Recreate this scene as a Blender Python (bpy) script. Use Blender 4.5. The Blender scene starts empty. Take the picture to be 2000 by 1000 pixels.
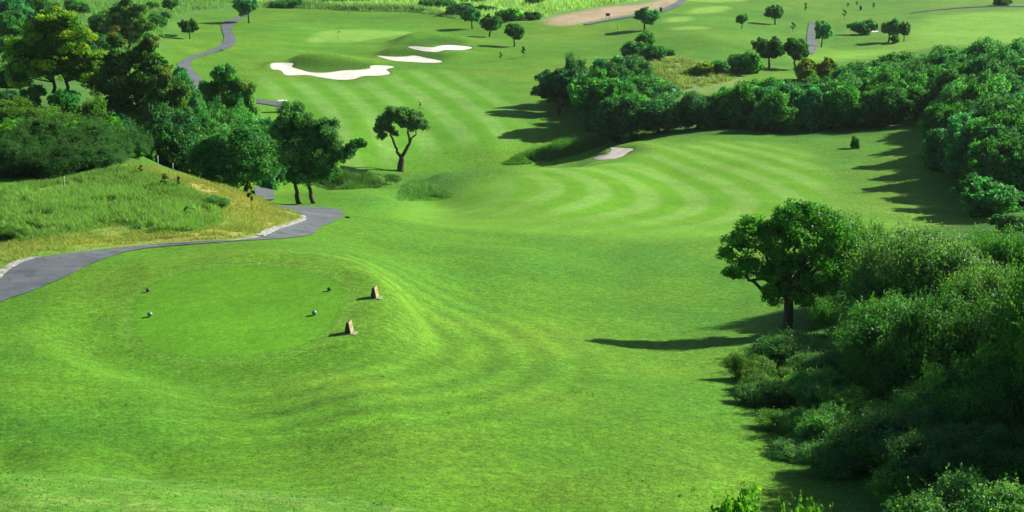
import bpy, bmesh, math, random
import numpy as np
from mathutils import Vector, Matrix
from mathutils.geometry import delaunay_2d_cdt

S = bpy.context.scene
COL = S.collection
rng = np.random.default_rng(7)
random.seed(7)

# ------------------------------------------------------------------ camera, sky, sun, exposure
F = 2800.0                      # focal length in photograph pixels (photograph 2000 x 1000)
ZC = 36.0                       # camera height over the valley floor
PITCH = math.atan(700.0 / F)
CP, SP = math.cos(PITCH), math.sin(PITCH)
cam = bpy.data.cameras.new('camera')
cam.sensor_width = 36.0
cam.lens = 36.0 * F / 2000.0
cam.clip_start = 0.5
cam.clip_end = 6000.0
camo = bpy.data.objects.new('camera', cam)
COL.objects.link(camo)
camo.location = (0, 0, ZC)
camo.rotation_euler = (math.pi / 2 - PITCH, 0, 0)
S.camera = camo

SUN_AZ = math.atan2(1.0, 0.48)  # clockwise from +Y: the sun stands to the right, a little beyond
SUN_EL = math.radians(31)
W = bpy.data.worlds.new('World')
S.world = W
W.use_nodes = True
nt = W.node_tree
sky = nt.nodes.new('ShaderNodeTexSky')
sky.sky_type = 'NISHITA'
sky.sun_disc = False
sky.sun_elevation = SUN_EL
sky.sun_rotation = SUN_AZ
sky.ozone_density = 3.5
bg = nt.nodes['Background']
bg.inputs['Strength'].default_value = 0.05
nt.links.new(sky.outputs['Color'], bg.inputs['Color'])
sl = bpy.data.lights.new('sun', 'SUN')
sl.energy = 4.6
sl.angle = math.radians(0.5)
sl.color = (1.0, 0.93, 0.78)
so = bpy.data.objects.new('sun', sl)
COL.objects.link(so)
sd = Vector((math.sin(SUN_AZ) * math.cos(SUN_EL), math.cos(SUN_AZ) * math.cos(SUN_EL), math.sin(SUN_EL)))
so.rotation_euler = sd.to_track_quat('Z', 'Y').to_euler()
so.location = (60, 40, 90)
S.view_settings.view_transform = 'Standard'
S.view_settings.look = 'None'
S.view_settings.exposure = 1.18
S.view_settings.gamma = 1.0
S.cycles.max_bounces = 5
S.cycles.diffuse_bounces = 2
S.cycles.glossy_bounces = 1
S.cycles.transmission_bounces = 3
S.cycles.caustics_reflective = False
S.cycles.caustics_refractive = False

# ------------------------------------------------------------------ terrain as a height function
def slopes(px, py):
    a = (np.asarray(px, float) - 1000) / F
    b = (np.asarray(py, float) - 500) / F
    Y = CP - b * SP
    return a / Y, (-SP - b * CP) / Y

def proj(x, y, z):
    zr = np.asarray(z) - ZC
    dep = y * CP - zr * SP
    return 1000 + F * x / dep, 500 - F * (y * SP + zr * CP) / dep

CTRL = [
 # near bank with its crest, bottom left
 (0,1000,31),(0,925,36),(0,905,44),(300,1000,31.5),(300,948,36),(300,925,43.5),(600,1000,34.5),(600,980,36.5),(600,955,41),
 (1000,1000,40),(1300,1000,41),(0,860,46.5),(300,850,48),(700,850,48.5),
 (0,780,51),(300,780,53),(700,790,53),(1000,800,55),(1300,800,57),(0,700,58.5),(150,640,66),(60,620,68),
 # tee platform and its shoulders
 (200,700,61),(300,710,62.2),(480,720,61.6),(650,670,66.3),(681,650,68.2),(730,580,74.3),(700,545,77.5),(640,525,79.5),(480,515,80),(290,530,79),(250,600,72),
 # cart path and bank to the left
 (480,485,88),(620,440,105),(560,455,98),(300,482,90),(100,525,81.5),(0,565,76),(200,495,87),
 (0,500,86.5),(0,450,95),(0,400,102),(0,360,108),(200,430,98),(200,350,109),(250,322,114),(400,400,103),(400,360,111),(450,380,110),(520,402,113),(350,345,113),
 (540,397,128),(440,370,132),(320,330,132),(250,290,135),(100,290,128),(0,290,126),
 (0,200,168),(90,210,168),(200,200,188),(350,200,222),(250,100,292),(100,100,262),(0,100,257),(0,0,400),(250,0,430),
 (400,180,248),(350,130,285),(440,90,325),(460,40,385),
 # near fairway
 (640,375,138),(700,400,127),(720,375,139),(1000,400,137),(1000,450,118),(1000,500,104),(1000,550,94),(1000,620,82),(1000,700,69),
 (1300,350,161),(1300,400,141),(1300,450,122),(1300,500,109),(1300,560,97),(1300,650,81.5),(1300,720,70.5),
 (850,450,114),(850,500,100),(820,560,86.2),(820,620,76.6),(820,700,65.5),
 (850,394,147),(860,338,159),(770,372,147),(1000,324,166),(1000,360,150),(1200,290,181),(1250,271,190),(1400,272,190),(1600,277,188),(1750,272,186),
 (1550,650,80),(1600,400,141),(1600,500,109),(1700,300,178),(1700,400,142),(1850,420,136),(1500,800,59),(1500,950,46.5),(1900,700,67),(2000,500,106),(1900,900,47.5),(2000,1000,40.5),(1750,850,53),
 (1900,250,196),(2000,150,252),(2000,300,172),(1800,200,228),(1500,150,270),(1300,150,268),
 # hollow with the creek behind the fairway's edge
 (783,335,190),(660,345,180),(640,362,168),(900,318,195),(1050,302,200),(1150,272,212),(1170,246,224),(1300,230,228),(1600,225,225),
 # far fairway, green, far right holes
 (821,213,238),(1520,48,400),(1605,92,345),(1400,60,372),(1262,98,322),(1200,40,392),(1100,30,402),(1330,0,462),(1750,82,357),(2000,72,362),(2000,10,472),(1700,0,485),
 (1000,50,377),(1000,0,462),(700,20,425),(700,70,350),(650,130,297),(900,95,323),(1000,180,258),(700,250,217),(700,300,199),(950,250,219),(550,300,196),(560,220,232),(700,160,272),
]
HID = [(p, d, z) for p in (-200, 400, 1000, 1600, 2200) for d, z in ((720, 5.0), (1600, 24.0), (3000, 60.0))]
HID += [(p, 12, 25.5) for p in (-200, 1000, 2200)]
_P = []
for px, py, d in CTRL:
    sx, sz = slopes(px, py)
    _P.append((float(sx) * 3, math.log(d), ZC + d * float(sz)))
for px, d, z in HID:
    _P.append(((px - 1000) / F * 3, math.log(d), z))
_P = np.array(_P)

def _k(r2):
    return 0.5 * r2 * np.log(r2 + 1e-12)

def _fit(P, lam):
    n = len(P)
    r2 = ((P[:, None, :2] - P[None, :, :2]) ** 2).sum(-1)
    A = np.zeros((n + 3, n + 3))
    A[:n, :n] = _k(r2) + lam * np.eye(n)
    A[:n, n] = 1
    A[:n, n + 1:] = P[:, :2]
    A[n:, :n] = A[:n, n:].T
    return np.linalg.solve(A, np.concatenate([P[:, 2], np.zeros(3)]))
_W = _fit(_P, 2e-4)

def tps(x, y):
    x = np.asarray(x, float); y = np.maximum(np.asarray(y, float), 3.0)
    s = np.clip(x / y, -0.47, 0.47) * 3
    v = np.log(y)
    out = np.empty(s.shape)
    sf, vf, of = s.ravel(), v.ravel(), out.reshape(-1)
    n = len(_P)
    for i in range(0, sf.size, 40000):
        a, b = sf[i:i + 40000], vf[i:i + 40000]
        r2 = (a[:, None] - _P[None, :, 0]) ** 2 + (b[:, None] - _P[None, :, 1]) ** 2
        of[i:i + 40000] = _k(r2) @ _W[:n] + _W[n] + _W[n + 1] * a + _W[n + 2] * b
    return out

def vnoise(x, y, scale, seed=0):
    x = np.asarray(x) / scale + 57.3 * seed + 1000; y = np.asarray(y) / scale + 31.7 * seed + 1000
    xi = np.floor(x).astype(np.int64); yi = np.floor(y).astype(np.int64)
    fx = x - xi; fy = y - yi
    fx = fx * fx * (3 - 2 * fx); fy = fy * fy * (3 - 2 * fy)
    def h(i, j):
        n = (i * 374761393 + j * 668265263 + seed * 974711) & 0x7fffffff
        n = ((n ^ (n >> 13)) * 1274126177) & 0x7fffffff
        return ((n ^ (n >> 16)) & 0xffff) / 65535.0
    return (h(xi, yi) * (1 - fx) + h(xi + 1, yi) * fx) * (1 - fy) + (h(xi, yi + 1) * (1 - fx) + h(xi + 1, yi + 1) * fx) * fy

def ray_hit(px, py, fn):
    px = np.atleast_1d(np.asarray(px, float)); py = np.atleast_1d(np.asarray(py, float))
    ds = np.exp(np.linspace(math.log(22), math.log(1500), 700))
    sx, sz = slopes(px, py)
    X = sx[:, None] * ds; Z = ZC + sz[:, None] * ds
    Yd = np.broadcast_to(ds, X.shape)
    below = Z < fn(X, Yd)
    i = np.argmax(below, axis=1); i = np.maximum(i, 1)
    lo, hi = ds[i - 1].copy(), ds[i].copy()
    for _ in range(12):
        m = (lo + hi) / 2
        b = ZC + sz * m < fn(sx * m, m)
        hi = np.where(b, m, hi); lo = np.where(b, lo, m)
    d = (lo + hi) / 2
    return np.stack([sx * d, d], -1)

# bumps: (px, py, height, sigma across, sigma along), put on the smooth base surface
BUMP = [(592,128,1.45,2.6,3.0),(626,131,1.2,2.6,2.8),(668,130,1.35,2.8,3.0),(720,127,0.7,3.0,4),(533,131,0.5,1.5,4),(633,128,0.5,8,6),
        (822,102,1.5,3.8,3.2),(765,104,1.0,2.6,3.0),(885,110,0.8,4,3.5),
        (840,80,2.0,5,4),(800,85,1.3,3,4),(905,78,0.5,4,5),
        (1135,303,0.5,2.2,4),(1222,278,0.8,3.0,5),(1180,288,0.6,1.6,4),(1260,287,0.5,2.0,3),
        (1360,90,2.2,14,16),(1345,36,1.0,10,10),(1300,50,0.8,8,9),
        (800,40,1.0,22,12),(560,70,1.0,10,12),
        (1400,62,1.2,9,10)]
# (px, distance, height, sigma across, sigma along): the crest over the creek, and the creek's hollow
BUMPD = [(770,150,.1,4,3.5),(860,160,.75,6,3.2),(930,163,.55,6,3.2),(1010,169,.6,7,3.4),(1090,178,.7,8,4),
         (640,163,-1.6,9,5),(740,169,-2.2,9,6),(840,174,-2.8,11,6),(940,179,-2.6,11,6),(1030,190,-2.0,9,7),(1110,200,-1.2,9,7),(1170,208,-.8,8,7)]
_bp = ray_hit([b[0] for b in BUMP], [b[1] for b in BUMP], tps)
TEEP = [(262,628),(268,585),(300,555),(370,530),(470,520),(560,524),(630,538),(668,560),(668,595),(648,635),(600,670),(510,690),(400,698),(310,685),(272,660)]
TEEC = ray_hit([470], [605], tps)[0]
TEEZ = 15.45

def height(x, y):
    x = np.asarray(x, float); y = np.asarray(y, float)
    z = tps(x, y)
    for (px, py, am, sx, sy), (bx, by) in zip(BUMP, _bp):
        z = z + am * np.exp(-0.5 * ((x - bx) / sx) ** 2 - 0.5 * ((y - by) / sy) ** 2)
    for px, d, am, sx, sy in BUMPD:
        z = z + am * np.exp(-0.5 * ((x - (px - 1000) / F * d * 1.02) / sx) ** 2 - 0.5 * ((y - d) / sy) ** 2)
    r = np.sqrt(((x - TEEC[0]) / 6.6) ** 2 + ((y - TEEC[1]) / 9.3) ** 2)
    w = np.clip((1.55 - r) / 0.6, 0, 1); w = w * w * (3 - 2 * w)
    z = z * (1 - w) + (TEEZ + 0.02 * (y - TEEC[1])) * w
    am = np.clip((y - 20) / 60, 0, 1) * (1 - w)
    z = z + am * (0.55 * (vnoise(x, y, 17, 3) - .5) + 0.22 * (vnoise(x, y, 6.5, 4) - .5))
    z = z + np.clip((y - 265) / 60, 0, 1) * np.clip((900 - y) / 300, 0, 1) * 1.5 * (vnoise(x, y, 31, 8) - .5)
    return z

def at(px, py):
    """ground point (x, y, z) seen at a photograph pixel"""
    p = ray_hit(px, py, height)
    return np.column_stack([p, height(p[:, 0], p[:, 1])])

def smooth_closed(pts, n=5):
    P = np.array(pts, float); N = len(P); out = []
    for i in range(N):
        p0, p1, p2, p3 = P[i - 1], P[i], P[(i + 1) % N], P[(i + 2) % N]
        for k in range(n):
            t = k / n
            out.append(0.5 * ((2 * p1) + (-p0 + p2) * t + (2 * p0 - 5 * p1 + 4 * p2 - p3) * t * t + (-p0 + 3 * p1 - 3 * p2 + p3) * t ** 3))
    return np.array(out)

def smooth_open(pts, n=6):
    P = np.array(pts, float)
    Q = np.vstack([2 * P[0] - P[1], P, 2 * P[-1] - P[-2]]); out = []
    for i in range(1, len(Q) - 2):
        p0, p1, p2, p3 = Q[i - 1], Q[i], Q[i + 1], Q[i + 2]
        for k in range(n):
            t = k / n
            out.append(0.5 * ((2 * p1) + (-p0 + p2) * t + (2 * p0 - 5 * p1 + 4 * p2 - p3) * t * t + (-p0 + 3 * p1 - 3 * p2 + p3) * t ** 3))
    out.append(P[-1])
    return np.array(out)

def world_poly(pix, n=5):
    s = smooth_closed(pix, n)
    return at(s[:, 0], s[:, 1])[:, :2]

def sdist(x, y, poly):
    """signed distance, positive inside the polygon"""
    x = x.ravel(); y = y.ravel()
    d2 = np.full(x.shape, 1e18); ins = np.zeros(x.shape, bool)
    N = len(poly)
    for i in range(N):
        ax, ay = poly[i]; bx, by = poly[(i + 1) % N]
        ex, ey = bx - ax, by - ay
        t = np.clip(((x - ax) * ex + (y - ay) * ey) / (ex * ex + ey * ey + 1e-12), 0, 1)
        d2 = np.minimum(d2, (x - ax - t * ex) ** 2 + (y - ay - t * ey) ** 2)
        c = (ay > y) != (by > y)
        ins ^= c & (x < ex * (y - ay) / (ey if abs(ey) > 1e-12 else 1e-12) + ax)
    return np.where(ins, 1, -1) * np.sqrt(d2)

def mask(x, y, poly, soft):
    """0..1 over arrays; only the polygon's neighbourhood is computed"""
    out = np.zeros(x.shape)
    lo = poly.min(0) - soft * 2; hi = poly.max(0) + soft * 2
    sel = (x > lo[0]) & (x < hi[0]) & (y > lo[1]) & (y < hi[1])
    t = np.clip(sdist(x[sel], y[sel], poly) / soft * 0.5 + 0.5, 0, 1)
    out[sel] = t * t * (3 - 2 * t)
    return out

# ------------------------------------------------------------------ helpers for objects
def tag(o, label=None, cat=None, group=None, kind=None):
    if label: o['label'] = label
    if cat: o['category'] = cat
    if group: o['group'] = group
    if kind: o['kind'] = kind
    return o

def new_mesh(name, verts, faces, mat=None, cols=None, smooth=False):
    me = bpy.data.meshes.new(name)
    verts = np.asarray(verts, np.float32); 
    if isinstance(faces, np.ndarray):
        nf, k = faces.shape
        me.vertices.add(len(verts)); me.vertices.foreach_set('co', verts.ravel())
        me.loops.add(nf * k); me.loops.foreach_set('vertex_index', faces.astype(np.int32).ravel())
        me.polygons.add(nf)
        me.polygons.foreach_set('loop_start', np.arange(0, nf * k, k, dtype=np.int32))
        me.update(calc_edges=True)
    else:
        me.from_pydata([tuple(map(float, v)) for v in verts], [], faces)
        me.update()
    if cols is not None:
        ca = me.color_attributes.new('tone', 'FLOAT_COLOR', 'POINT')
        c = np.ones((len(verts), 4), np.float32); c[:, :3] = cols
        ca.data.foreach_set('color', c.ravel())
    if smooth:
        me.polygons.foreach_set('use_smooth', np.ones(len(me.polygons), bool))
    if mat: me.materials.append(mat)
    return me

def link(name, me, parent=None, loc=(0, 0, 0)):
    o = bpy.data.objects.new(name, me)
    COL.objects.link(o)
    if parent: o.parent = parent
    o.location = loc
    return o

class N:
    """tiny node-tree writer"""
    def __init__(s, name):
        s.m = bpy.data.materials.new(name); s.m.use_nodes = True
        s.t = s.m.node_tree; s.b = s.t.nodes['Principled BSDF']; s.out = s.t.nodes['Material Output']
    def n(s, kind, **kw):
        nd = s.t.nodes.new(kind)
        for k, v in kw.items():
            if k in nd.inputs.keys(): 
                if hasattr(v, 'is_output'): s.t.links.new(v, nd.inputs[k])
                else: nd.inputs[k].default_value = v
            else: setattr(nd, k, v)
        return nd
    def l(s, a, b): s.t.links.new(a, b)
    def noise(s, scale, detail=3, rough=0.55, vec=None):
        nd = s.n('ShaderNodeTexNoise', Scale=scale, Detail=detail, Roughness=rough)
        if vec is not None: s.l(vec, nd.inputs['Vector'])
        return nd.outputs['Fac']
    def ramp(s, fac, stops):
        nd = s.n('ShaderNodeValToRGB'); e = nd.color_ramp.elements
        for i, (p, c) in enumerate(stops):
            el = e[i] if i < 2 else e.new(p)
            el.position = p; el.color = (*c, 1) if len(c) == 3 else c
        s.l(fac, nd.inputs['Fac'])
        return nd.outputs['Color']
    def mix(s, a, b, fac, mode='MIX'):
        nd = s.n('ShaderNodeMix', data_type='RGBA', blend_type=mode)
        for v, i in ((fac, 0), (a, 6), (b, 7)):
            if hasattr(v, 'is_output'): s.l(v, nd.inputs[i])
            else: nd.inputs[i].default_value = v if i == 0 else (*v, 1)
        return nd.outputs[2]
    def mul(s, col, fac, lo, hi):
        """scale a colour by a noise factor mapped to lo..hi"""
        mr = s.n('ShaderNodeMapRange'); s.l(fac, mr.inputs['Value'])
        mr.inputs['From Min'].default_value = .3; mr.inputs['From Max'].default_value = .7
        mr.inputs['To Min'].default_value = lo; mr.inputs['To Max'].default_value = hi
        return s.mix(col, mr.outputs[0], 1.0, 'MULTIPLY')
    def bump(s, fac, strength, dist):
        nd = s.n('ShaderNodeBump', Strength=strength, Distance=dist); s.l(fac, nd.inputs['Height'])
        s.l(nd.outputs['Normal'], s.b.inputs['Normal'])
    def fin(s, col=None, rough=0.8, spec=0.2):
        if col is not None:
            if hasattr(col, 'is_output'): s.l(col, s.b.inputs['Base Color'])
            else: s.b.inputs['Base Color'].default_value = (*col, 1)
        s.b.inputs['Roughness'].default_value = rough
        s.b.inputs['Specular IOR Level'].default_value = spec
        return s.m

def geo_pos(k):
    return k.n('ShaderNodeNewGeometry').outputs['Position']

# ------------------------------------------------------------------ ground
def mat_grass():
    k = N('mown_grass')
    a = k.n('ShaderNodeAttribute', attribute_name='tone')
    p = geo_pos(k)
    fine = k.noise(7.0, 4, .7, p)
    clot = k.noise(3.2, 3, .6, p)
    mid = k.noise(1.6, 4, .6, p)
    big = k.noise(0.16, 4, .6, p)
    mp = k.n('ShaderNodeMapping'); k.l(p, mp.inputs['Vector'])
    mp.inputs['Rotation'].default_value = (0, 0, 0.5); mp.inputs['Scale'].default_value = (1.4, 0.35, 1)
    streak = k.noise(2.4, 3, .6, mp.outputs[0])
    c = k.mul(a.outputs['Color'], fine, .50, 1.52)
    c = k.mul(c, mid, .80, 1.2)
    c = k.mul(c, clot, .84, 1.16)
    c = k.mul(c, streak, .95, 1.06)
    tint = k.mix((.90, 1.0, 1.15), (1.13, .98, .72), big)
    c = k.mix(c, tint, 1.0, 'MULTIPLY')
    c = k.mix(a.outputs['Color'], c, a.outputs['Alpha'])
    k.bump(fine, .55, .05)
    return k.fin(c, .9, .12)
M_GRASS = mat_grass()

RY = np.array([1400, 1150, 1000, 900, 800, 700, 600, 500, 450, 400, 330, 300, 200, 100, 50, 0, -60])
RD = np.array([20, 28.5, 36, 43, 51, 64, 78, 98, 115, 138, 175, 195, 245, 320, 375, 460, 700])
rows = np.interp(np.arange(1400, -61, -1.55)[::-1], RY[::-1], RD[::-1])[::-1]
rows = np.concatenate([np.linspace(3, 19, 14), rows, np.geomspace(730, 3000, 14)])
us = np.concatenate([np.linspace(-1.3, -.41, 36), np.linspace(-.4, .4, 620), np.linspace(.41, 1.3, 36)])
GX = rows[:, None] * us[None, :]
GY = np.repeat(rows[:, None], len(us), 1)
GZ = height(GX, GY)

def paint(cur, m, c, k=1.0):
    return cur * (1 - (m * k)[..., None]) + np.asarray(c)[None, None, :] * (m * k)[..., None]

G0 = (.068, .190, .011)
colr = np.zeros(GX.shape + (3,)) + np.array(G0)
pn = vnoise(GX, GY, 14, 11) * .6 + vnoise(GX, GY, 5, 12) * .4
colr = paint(colr, np.clip((pn - .5) * 3, 0, 1), (.115, .225, .018), .6)
colr = paint(colr, np.clip((.45 - pn) * 3, 0, 1), (.040, .155, .014), .65)

Z = {}
# near fairway with nested mowing arcs
FW1 = [(760,418),(860,385),(960,352),(1060,322),(1150,312),(1250,300),(1330,285),(1420,278),(1520,280),(1580,300),(1612,345),(1600,400),(1500,450),(1300,470),(1100,462),(920,450),(820,440)]
# far fairway with diagonal stripes
FW2 = [(560,300),(520,235),(500,180),(520,152),(600,160),(700,160),(780,140),(860,140),(930,150),(985,190),(1010,240),(1000,275),(930,285),(840,298),(740,322),(650,330)]
GREEN = [(598,82),(615,68),(640,60),(700,58),(780,60),(810,64),(775,70),(730,76),(690,82),(640,83)]
GREENC = [(520,95),(560,55),(640,45),(760,45),(830,60),(800,80),(720,95),(640,105),(580,108)]
poly = {k: world_poly(v) for k, v in dict(FW1=FW1, FW2=FW2, GREEN=GREEN, GREENC=GREENC, TEE=TEEP,
  ROUGH_TL=[(-60,240),(-60,-20),(480,-20),(440,20),(380,25),(335,45),(330,75),(300,95),(250,120),(230,200),(100,250)],
  ROUGH_TOP=[(470,-20),(500,8),(560,14),(700,20),(830,24),(900,36),(980,42),(1060,40),(1100,24),(1180,12),(1290,0),(1330,-20)],
  ROUGH_MID=[(1215,122),(1270,112),(1330,112),(1420,140),(1440,155),(1420,172),(1330,185),(1240,160)],
  DIRT=[(1068,45),(1080,33),(1120,25),(1180,14),(1250,8),(1300,-2),(1345,-8),(1325,6),(1290,16),(1230,28),(1180,38),(1130,47),(1090,50)],
  BANK=[(-80,515),(-80,380),(0,370),(120,350),(240,322),(330,345),(430,372),(510,398),(545,410),(590,424),(560,440),(500,462),(440,470),(300,478),(200,488),(100,498),(30,518)],
  STRAW=[(238,322),(300,330),(380,352),(460,375),(530,402),(585,425),(560,442),(500,438),(470,425),(430,395),(360,362),(290,345)],
  STRAW2=[(-60,500),(60,490),(200,478),(330,470),(460,462),(540,440),(430,445),(330,455),(200,462),(80,470),(-60,478)],
  WOOD=[(1190,230),(1235,252),(1300,262),(1450,264),(1600,268),(1720,262),(1760,250),(1800,262),(1850,330),(1880,400),(2500,420),(2500,115),(1900,125),(1750,135),(1640,160),(1540,180),(1400,190),(1290,200)],
  NEARWOOD=[(1530,600),(1500,660),(1450,720),(1470,800),(1540,880),(1580,960),(1640,1030),(2700,1030),(2700,440),(1850,440),(1720,520),(1620,560)],
  LEFTMID=[(-60,130),(200,130),(280,180),(330,250),(300,330),(-60,340)],
  NEARBANK=[(-120,1040),(-120,925),(0,922),(150,926),(300,938),(500,955),(700,976),(820,1000),(880,1040)],
  TFAR1=[(1342,26),(1360,16),(1400,12),(1425,14),(1412,22),(1380,26)],
  TFAR2=[(1300,43),(1312,34),(1345,33),(1352,38),(1325,43)], TFAR3=[(1302,57),(1330,52),(1375,52),(1385,56),(1345,58)],
  TFAR4=[(1340,0),(1420,-6),(1460,0),(1400,5)],
  FWR=[(1770,75),(1790,50),(1850,30),(2100,20),(2100,80),(1950,85),(1880,88),(1800,95),(1700,112),(1560,118),(1620,105),(1720,95)],
  HOLLOW=[(610,345),(660,335),(760,338),(780,350),(740,362),(640,368)], FACE=[(770,372),(800,350),(860,338),(940,332),(935,355),(900,380),(850,394),(785,392)],
 ).items()}
mk = lambda n, s: mask(GX, GY, poly[n], s)
# rough and wild grass
colr = paint(colr, mk('ROUGH_TL', 6), (.065, .175, .035), .9)
colr = paint(colr, mk('ROUGH_TL', 6) * np.clip(vnoise(GX, GY, 9, 21) * 2.4 - 1.0, 0, 1), (.12, .23, .06), .7)
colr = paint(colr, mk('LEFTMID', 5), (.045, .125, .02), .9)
colr = paint(colr, mk('ROUGH_TOP', 3), (.13, .27, .07), .9)
colr = paint(colr, mk('ROUGH_MID', 4), (.15, .26, .07), .9)
colr = paint(colr, mk('ROUGH_MID', 4) * np.clip(vnoise(GX, GY, 5, 22) * 2.4 - 1.0, 0, 1), (.22, .25, .09), .6)
colr = paint(colr, mk('HOLLOW', 3), (.04, .13, .02), .85)
colr = paint(colr, mk('FACE', 3), (.045, .145, .022), .7)  # shade of the mound's near face put into the grass colour
# mown stripes: near arcs
_up = np.maximum(GY - 148, 0); _dn = np.maximum(148 - GY, 0)
phi = GX + _up ** 2 * (.0085 + .022 * np.clip((17 - GX) / 16, 0, 1)) + _dn ** 2 * .017 + .9 * (vnoise(GX, GY, 25, 31) - .5)
st = 0.5 + 0.5 * np.sin((phi - 9.4) * 2 * math.pi / 5.0 + math.pi / 2)
st = np.clip((st - .5) * 2.2 + .5, 0, 1)
fw = mk('FW1', 3.0)
fade = np.clip((GX + 6) / 12, .25, 1) * np.clip((GY - 122) / 10, .3, 1) 
cA, cB = np.array((.086, .240, .007)), np.array((.130, .278, .040))
base = cA + (cB - cA) * (st * fade + .35 * (1 - fade))[..., None]
colr = colr * (1 - fw[..., None]) + base * fw[..., None]
# far fairway diagonal stripes
phi2 = (GX + .27 * (GY - 250) + .0006 * (GY - 250) ** 2 + 1.5 * (vnoise(GX, GY, 30, 32) - .5)) * .965
st2 = np.clip(0.5 + 1.0 * np.sin((phi2 - 1) * 2 * math.pi / 6.0), 0, 1)
fw2 = mk('FW2', 5.0)
cA2, cB2 = np.array((.080, .240, .012)), np.array((.125, .280, .045))
base2 = cA2 + (cB2 - cA2) * st2[..., None]
colr = colr * (1 - fw2[..., None]) + base2 * fw2[..., None]
# collar lines round the green
lines = 0.5 + 0.5 * np.sin(GY * 2 * math.pi / 9.0 + GX * .12)
gc = mk('GREENC', 12)
colr = paint(colr, gc, (.075, .25, .016), .5)
colr = paint(colr, gc * lines, (.12, .29, .03), .4)
colr = paint(colr, mk('GREEN', 1.5), (.16, .33, .05), .95)
for q in ('TFAR1', 'TFAR2', 'TFAR3', 'TFAR4'):
    colr = paint(colr, mk(q, 2), (.17, .33, .05), .85)
colr = paint(colr, mk('FWR', 6), (.135, .315, .028), .85)
colr = paint(colr, mk('FWR', 6) * np.clip(.5 + np.sin(GY * .55 + GX * .1), 0, 1), (.13, .29, .03), .5)
# tee: tight turf, a darker cut edge and a paler collar
tm = mk('TEE', .25)
colr = paint(colr, mask(GX, GY, TEEC + (poly['TEE'] - TEEC) * 1.09, .9), (.11, .24, .035), .45)
colr = paint(colr, mask(GX, GY, TEEC + (poly['TEE'] - TEEC) * 1.012, .2), (.035, .15, .012), .9)
colr = paint(colr, tm, (.078, .232, .009), .9)
# faint mowing rings on the slope below the tee
rr = np.sqrt(((GX - TEEC[0]) / 1.0) ** 2 + ((GY - TEEC[1] + 2) / 1.25) ** 2)
ring = np.clip(np.sin(rr * 2 * math.pi / 2.3), -1, 1)
rw = np.clip((rr - 8) / 2, 0, 1) * np.clip((22 - rr) / 6, 0, 1) * np.clip((GX - TEEC[0]) / 5, 0, 1)
colr = colr * (1 + .15 * (ring * rw)[..., None])
# bank: wild grass, straw and worn earth
colr = paint(colr, mk('BANK', 1.0), (.12, .23, .035), .9)
bn = vnoise(GX, GY, 2.6, 41) * .6 + vnoise(GX, GY, .9, 42) * .4
colr = paint(colr, mk('BANK', 1.0) * np.clip(bn * 3 - 1.4, 0, 1), (.20, .22, .045), .7)
colr = paint(colr, mk('STRAW', 1.6), (.30, .28, .085), .85)
colr = paint(colr, mk('STRAW', 1.6) * np.clip(bn * 3 - 1.5, 0, 1), (.13, .21, .03), .85)
colr = paint(colr, mk('STRAW2', 1.5) * np.clip(bn * 2.4 - .4, 0, 1), (.27, .25, .06), .85)
dn = vnoise(GX, GY, 6, 51) * .5 + vnoise(GX, GY, 2.2, 52) * .5
colr = paint(colr, mk('DIRT', 3), (.33, .26, .19), .95)
colr = paint(colr, mk('DIRT', 3) * np.clip(dn * 3 - 1.7, 0, 1), (.22, .20, .09), .7)
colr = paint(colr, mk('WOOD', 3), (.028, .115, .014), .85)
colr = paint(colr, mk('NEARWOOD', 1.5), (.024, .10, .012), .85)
colr = paint(colr, mk('NEARBANK', .5), (.075, .20, .022), .8)
colr = paint(colr, mk('NEARBANK', .5) * np.clip(vnoise(GX, GY, .8, 71) * 3 - 1.3, 0, 1), (.13, .24, .045), .6)
colr = np.clip(colr * (1 + .16 * (vnoise(GX, GY, 1.7, 61) - .5) + .16 * (vnoise(GX, GY, 3.7, 62) - .5))[..., None], 0, 1)

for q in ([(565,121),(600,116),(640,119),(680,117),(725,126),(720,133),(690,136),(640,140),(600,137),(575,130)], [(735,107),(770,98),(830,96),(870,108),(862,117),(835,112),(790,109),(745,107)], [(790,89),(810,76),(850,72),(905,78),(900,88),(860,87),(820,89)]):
    colr = paint(colr, mask(GX, GY, world_poly(q), 1.6), (.036, .115, .010), .85)  # shade on the backlit faces of the bunker mounds, painted into the turf
# lower the turf a little under the sand
BUNK = {
 'green': [(529,124),(545,122),(572,123),(570,130),(585,135),(610,141),(640,141),(672,137),(700,136),(722,133),(724,128),(745,127),(770,130),(755,135),(762,143),(745,147),(710,148),(690,154),(660,155),(625,150),(600,146),(560,146),(548,137),(531,134)],
 'middle': [(735,108),(760,110),(790,110),(810,108),(835,113),(863,119),(850,122),(800,120),(765,117)],
 'rear': [(797,91),(815,90),(845,92),(865,88),(890,88),(922,92),(905,97),(870,97),(850,101),(815,97)],
 'near': [(1158,309),(1170,303),(1186,300),(1194,292),(1192,287),(1215,288),(1237,290),(1228,296),(1217,304),(1200,309),(1175,311)],
 'speck': [(1699,60),(1706,57),(1716,59),(1712,62),(1703,62)],
}
bw = {k: world_poly(v, 4) for k, v in BUNK.items()}
for k, pw in bw.items():
    GZ -= .25 * mask(GX, GY, pw, .6)

nr, nc = GX.shape
idx = np.arange(nr * nc).reshape(nr, nc)
fc = np.stack([idx[:-1, :-1], idx[:-1, 1:], idx[1:, 1:], idx[1:, :-1]], -1).reshape(-1, 4)
me = new_mesh('ground', np.stack([GX, GY, GZ], -1).reshape(-1, 3), fc, M_GRASS, colr.reshape(-1, 3), True)
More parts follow.
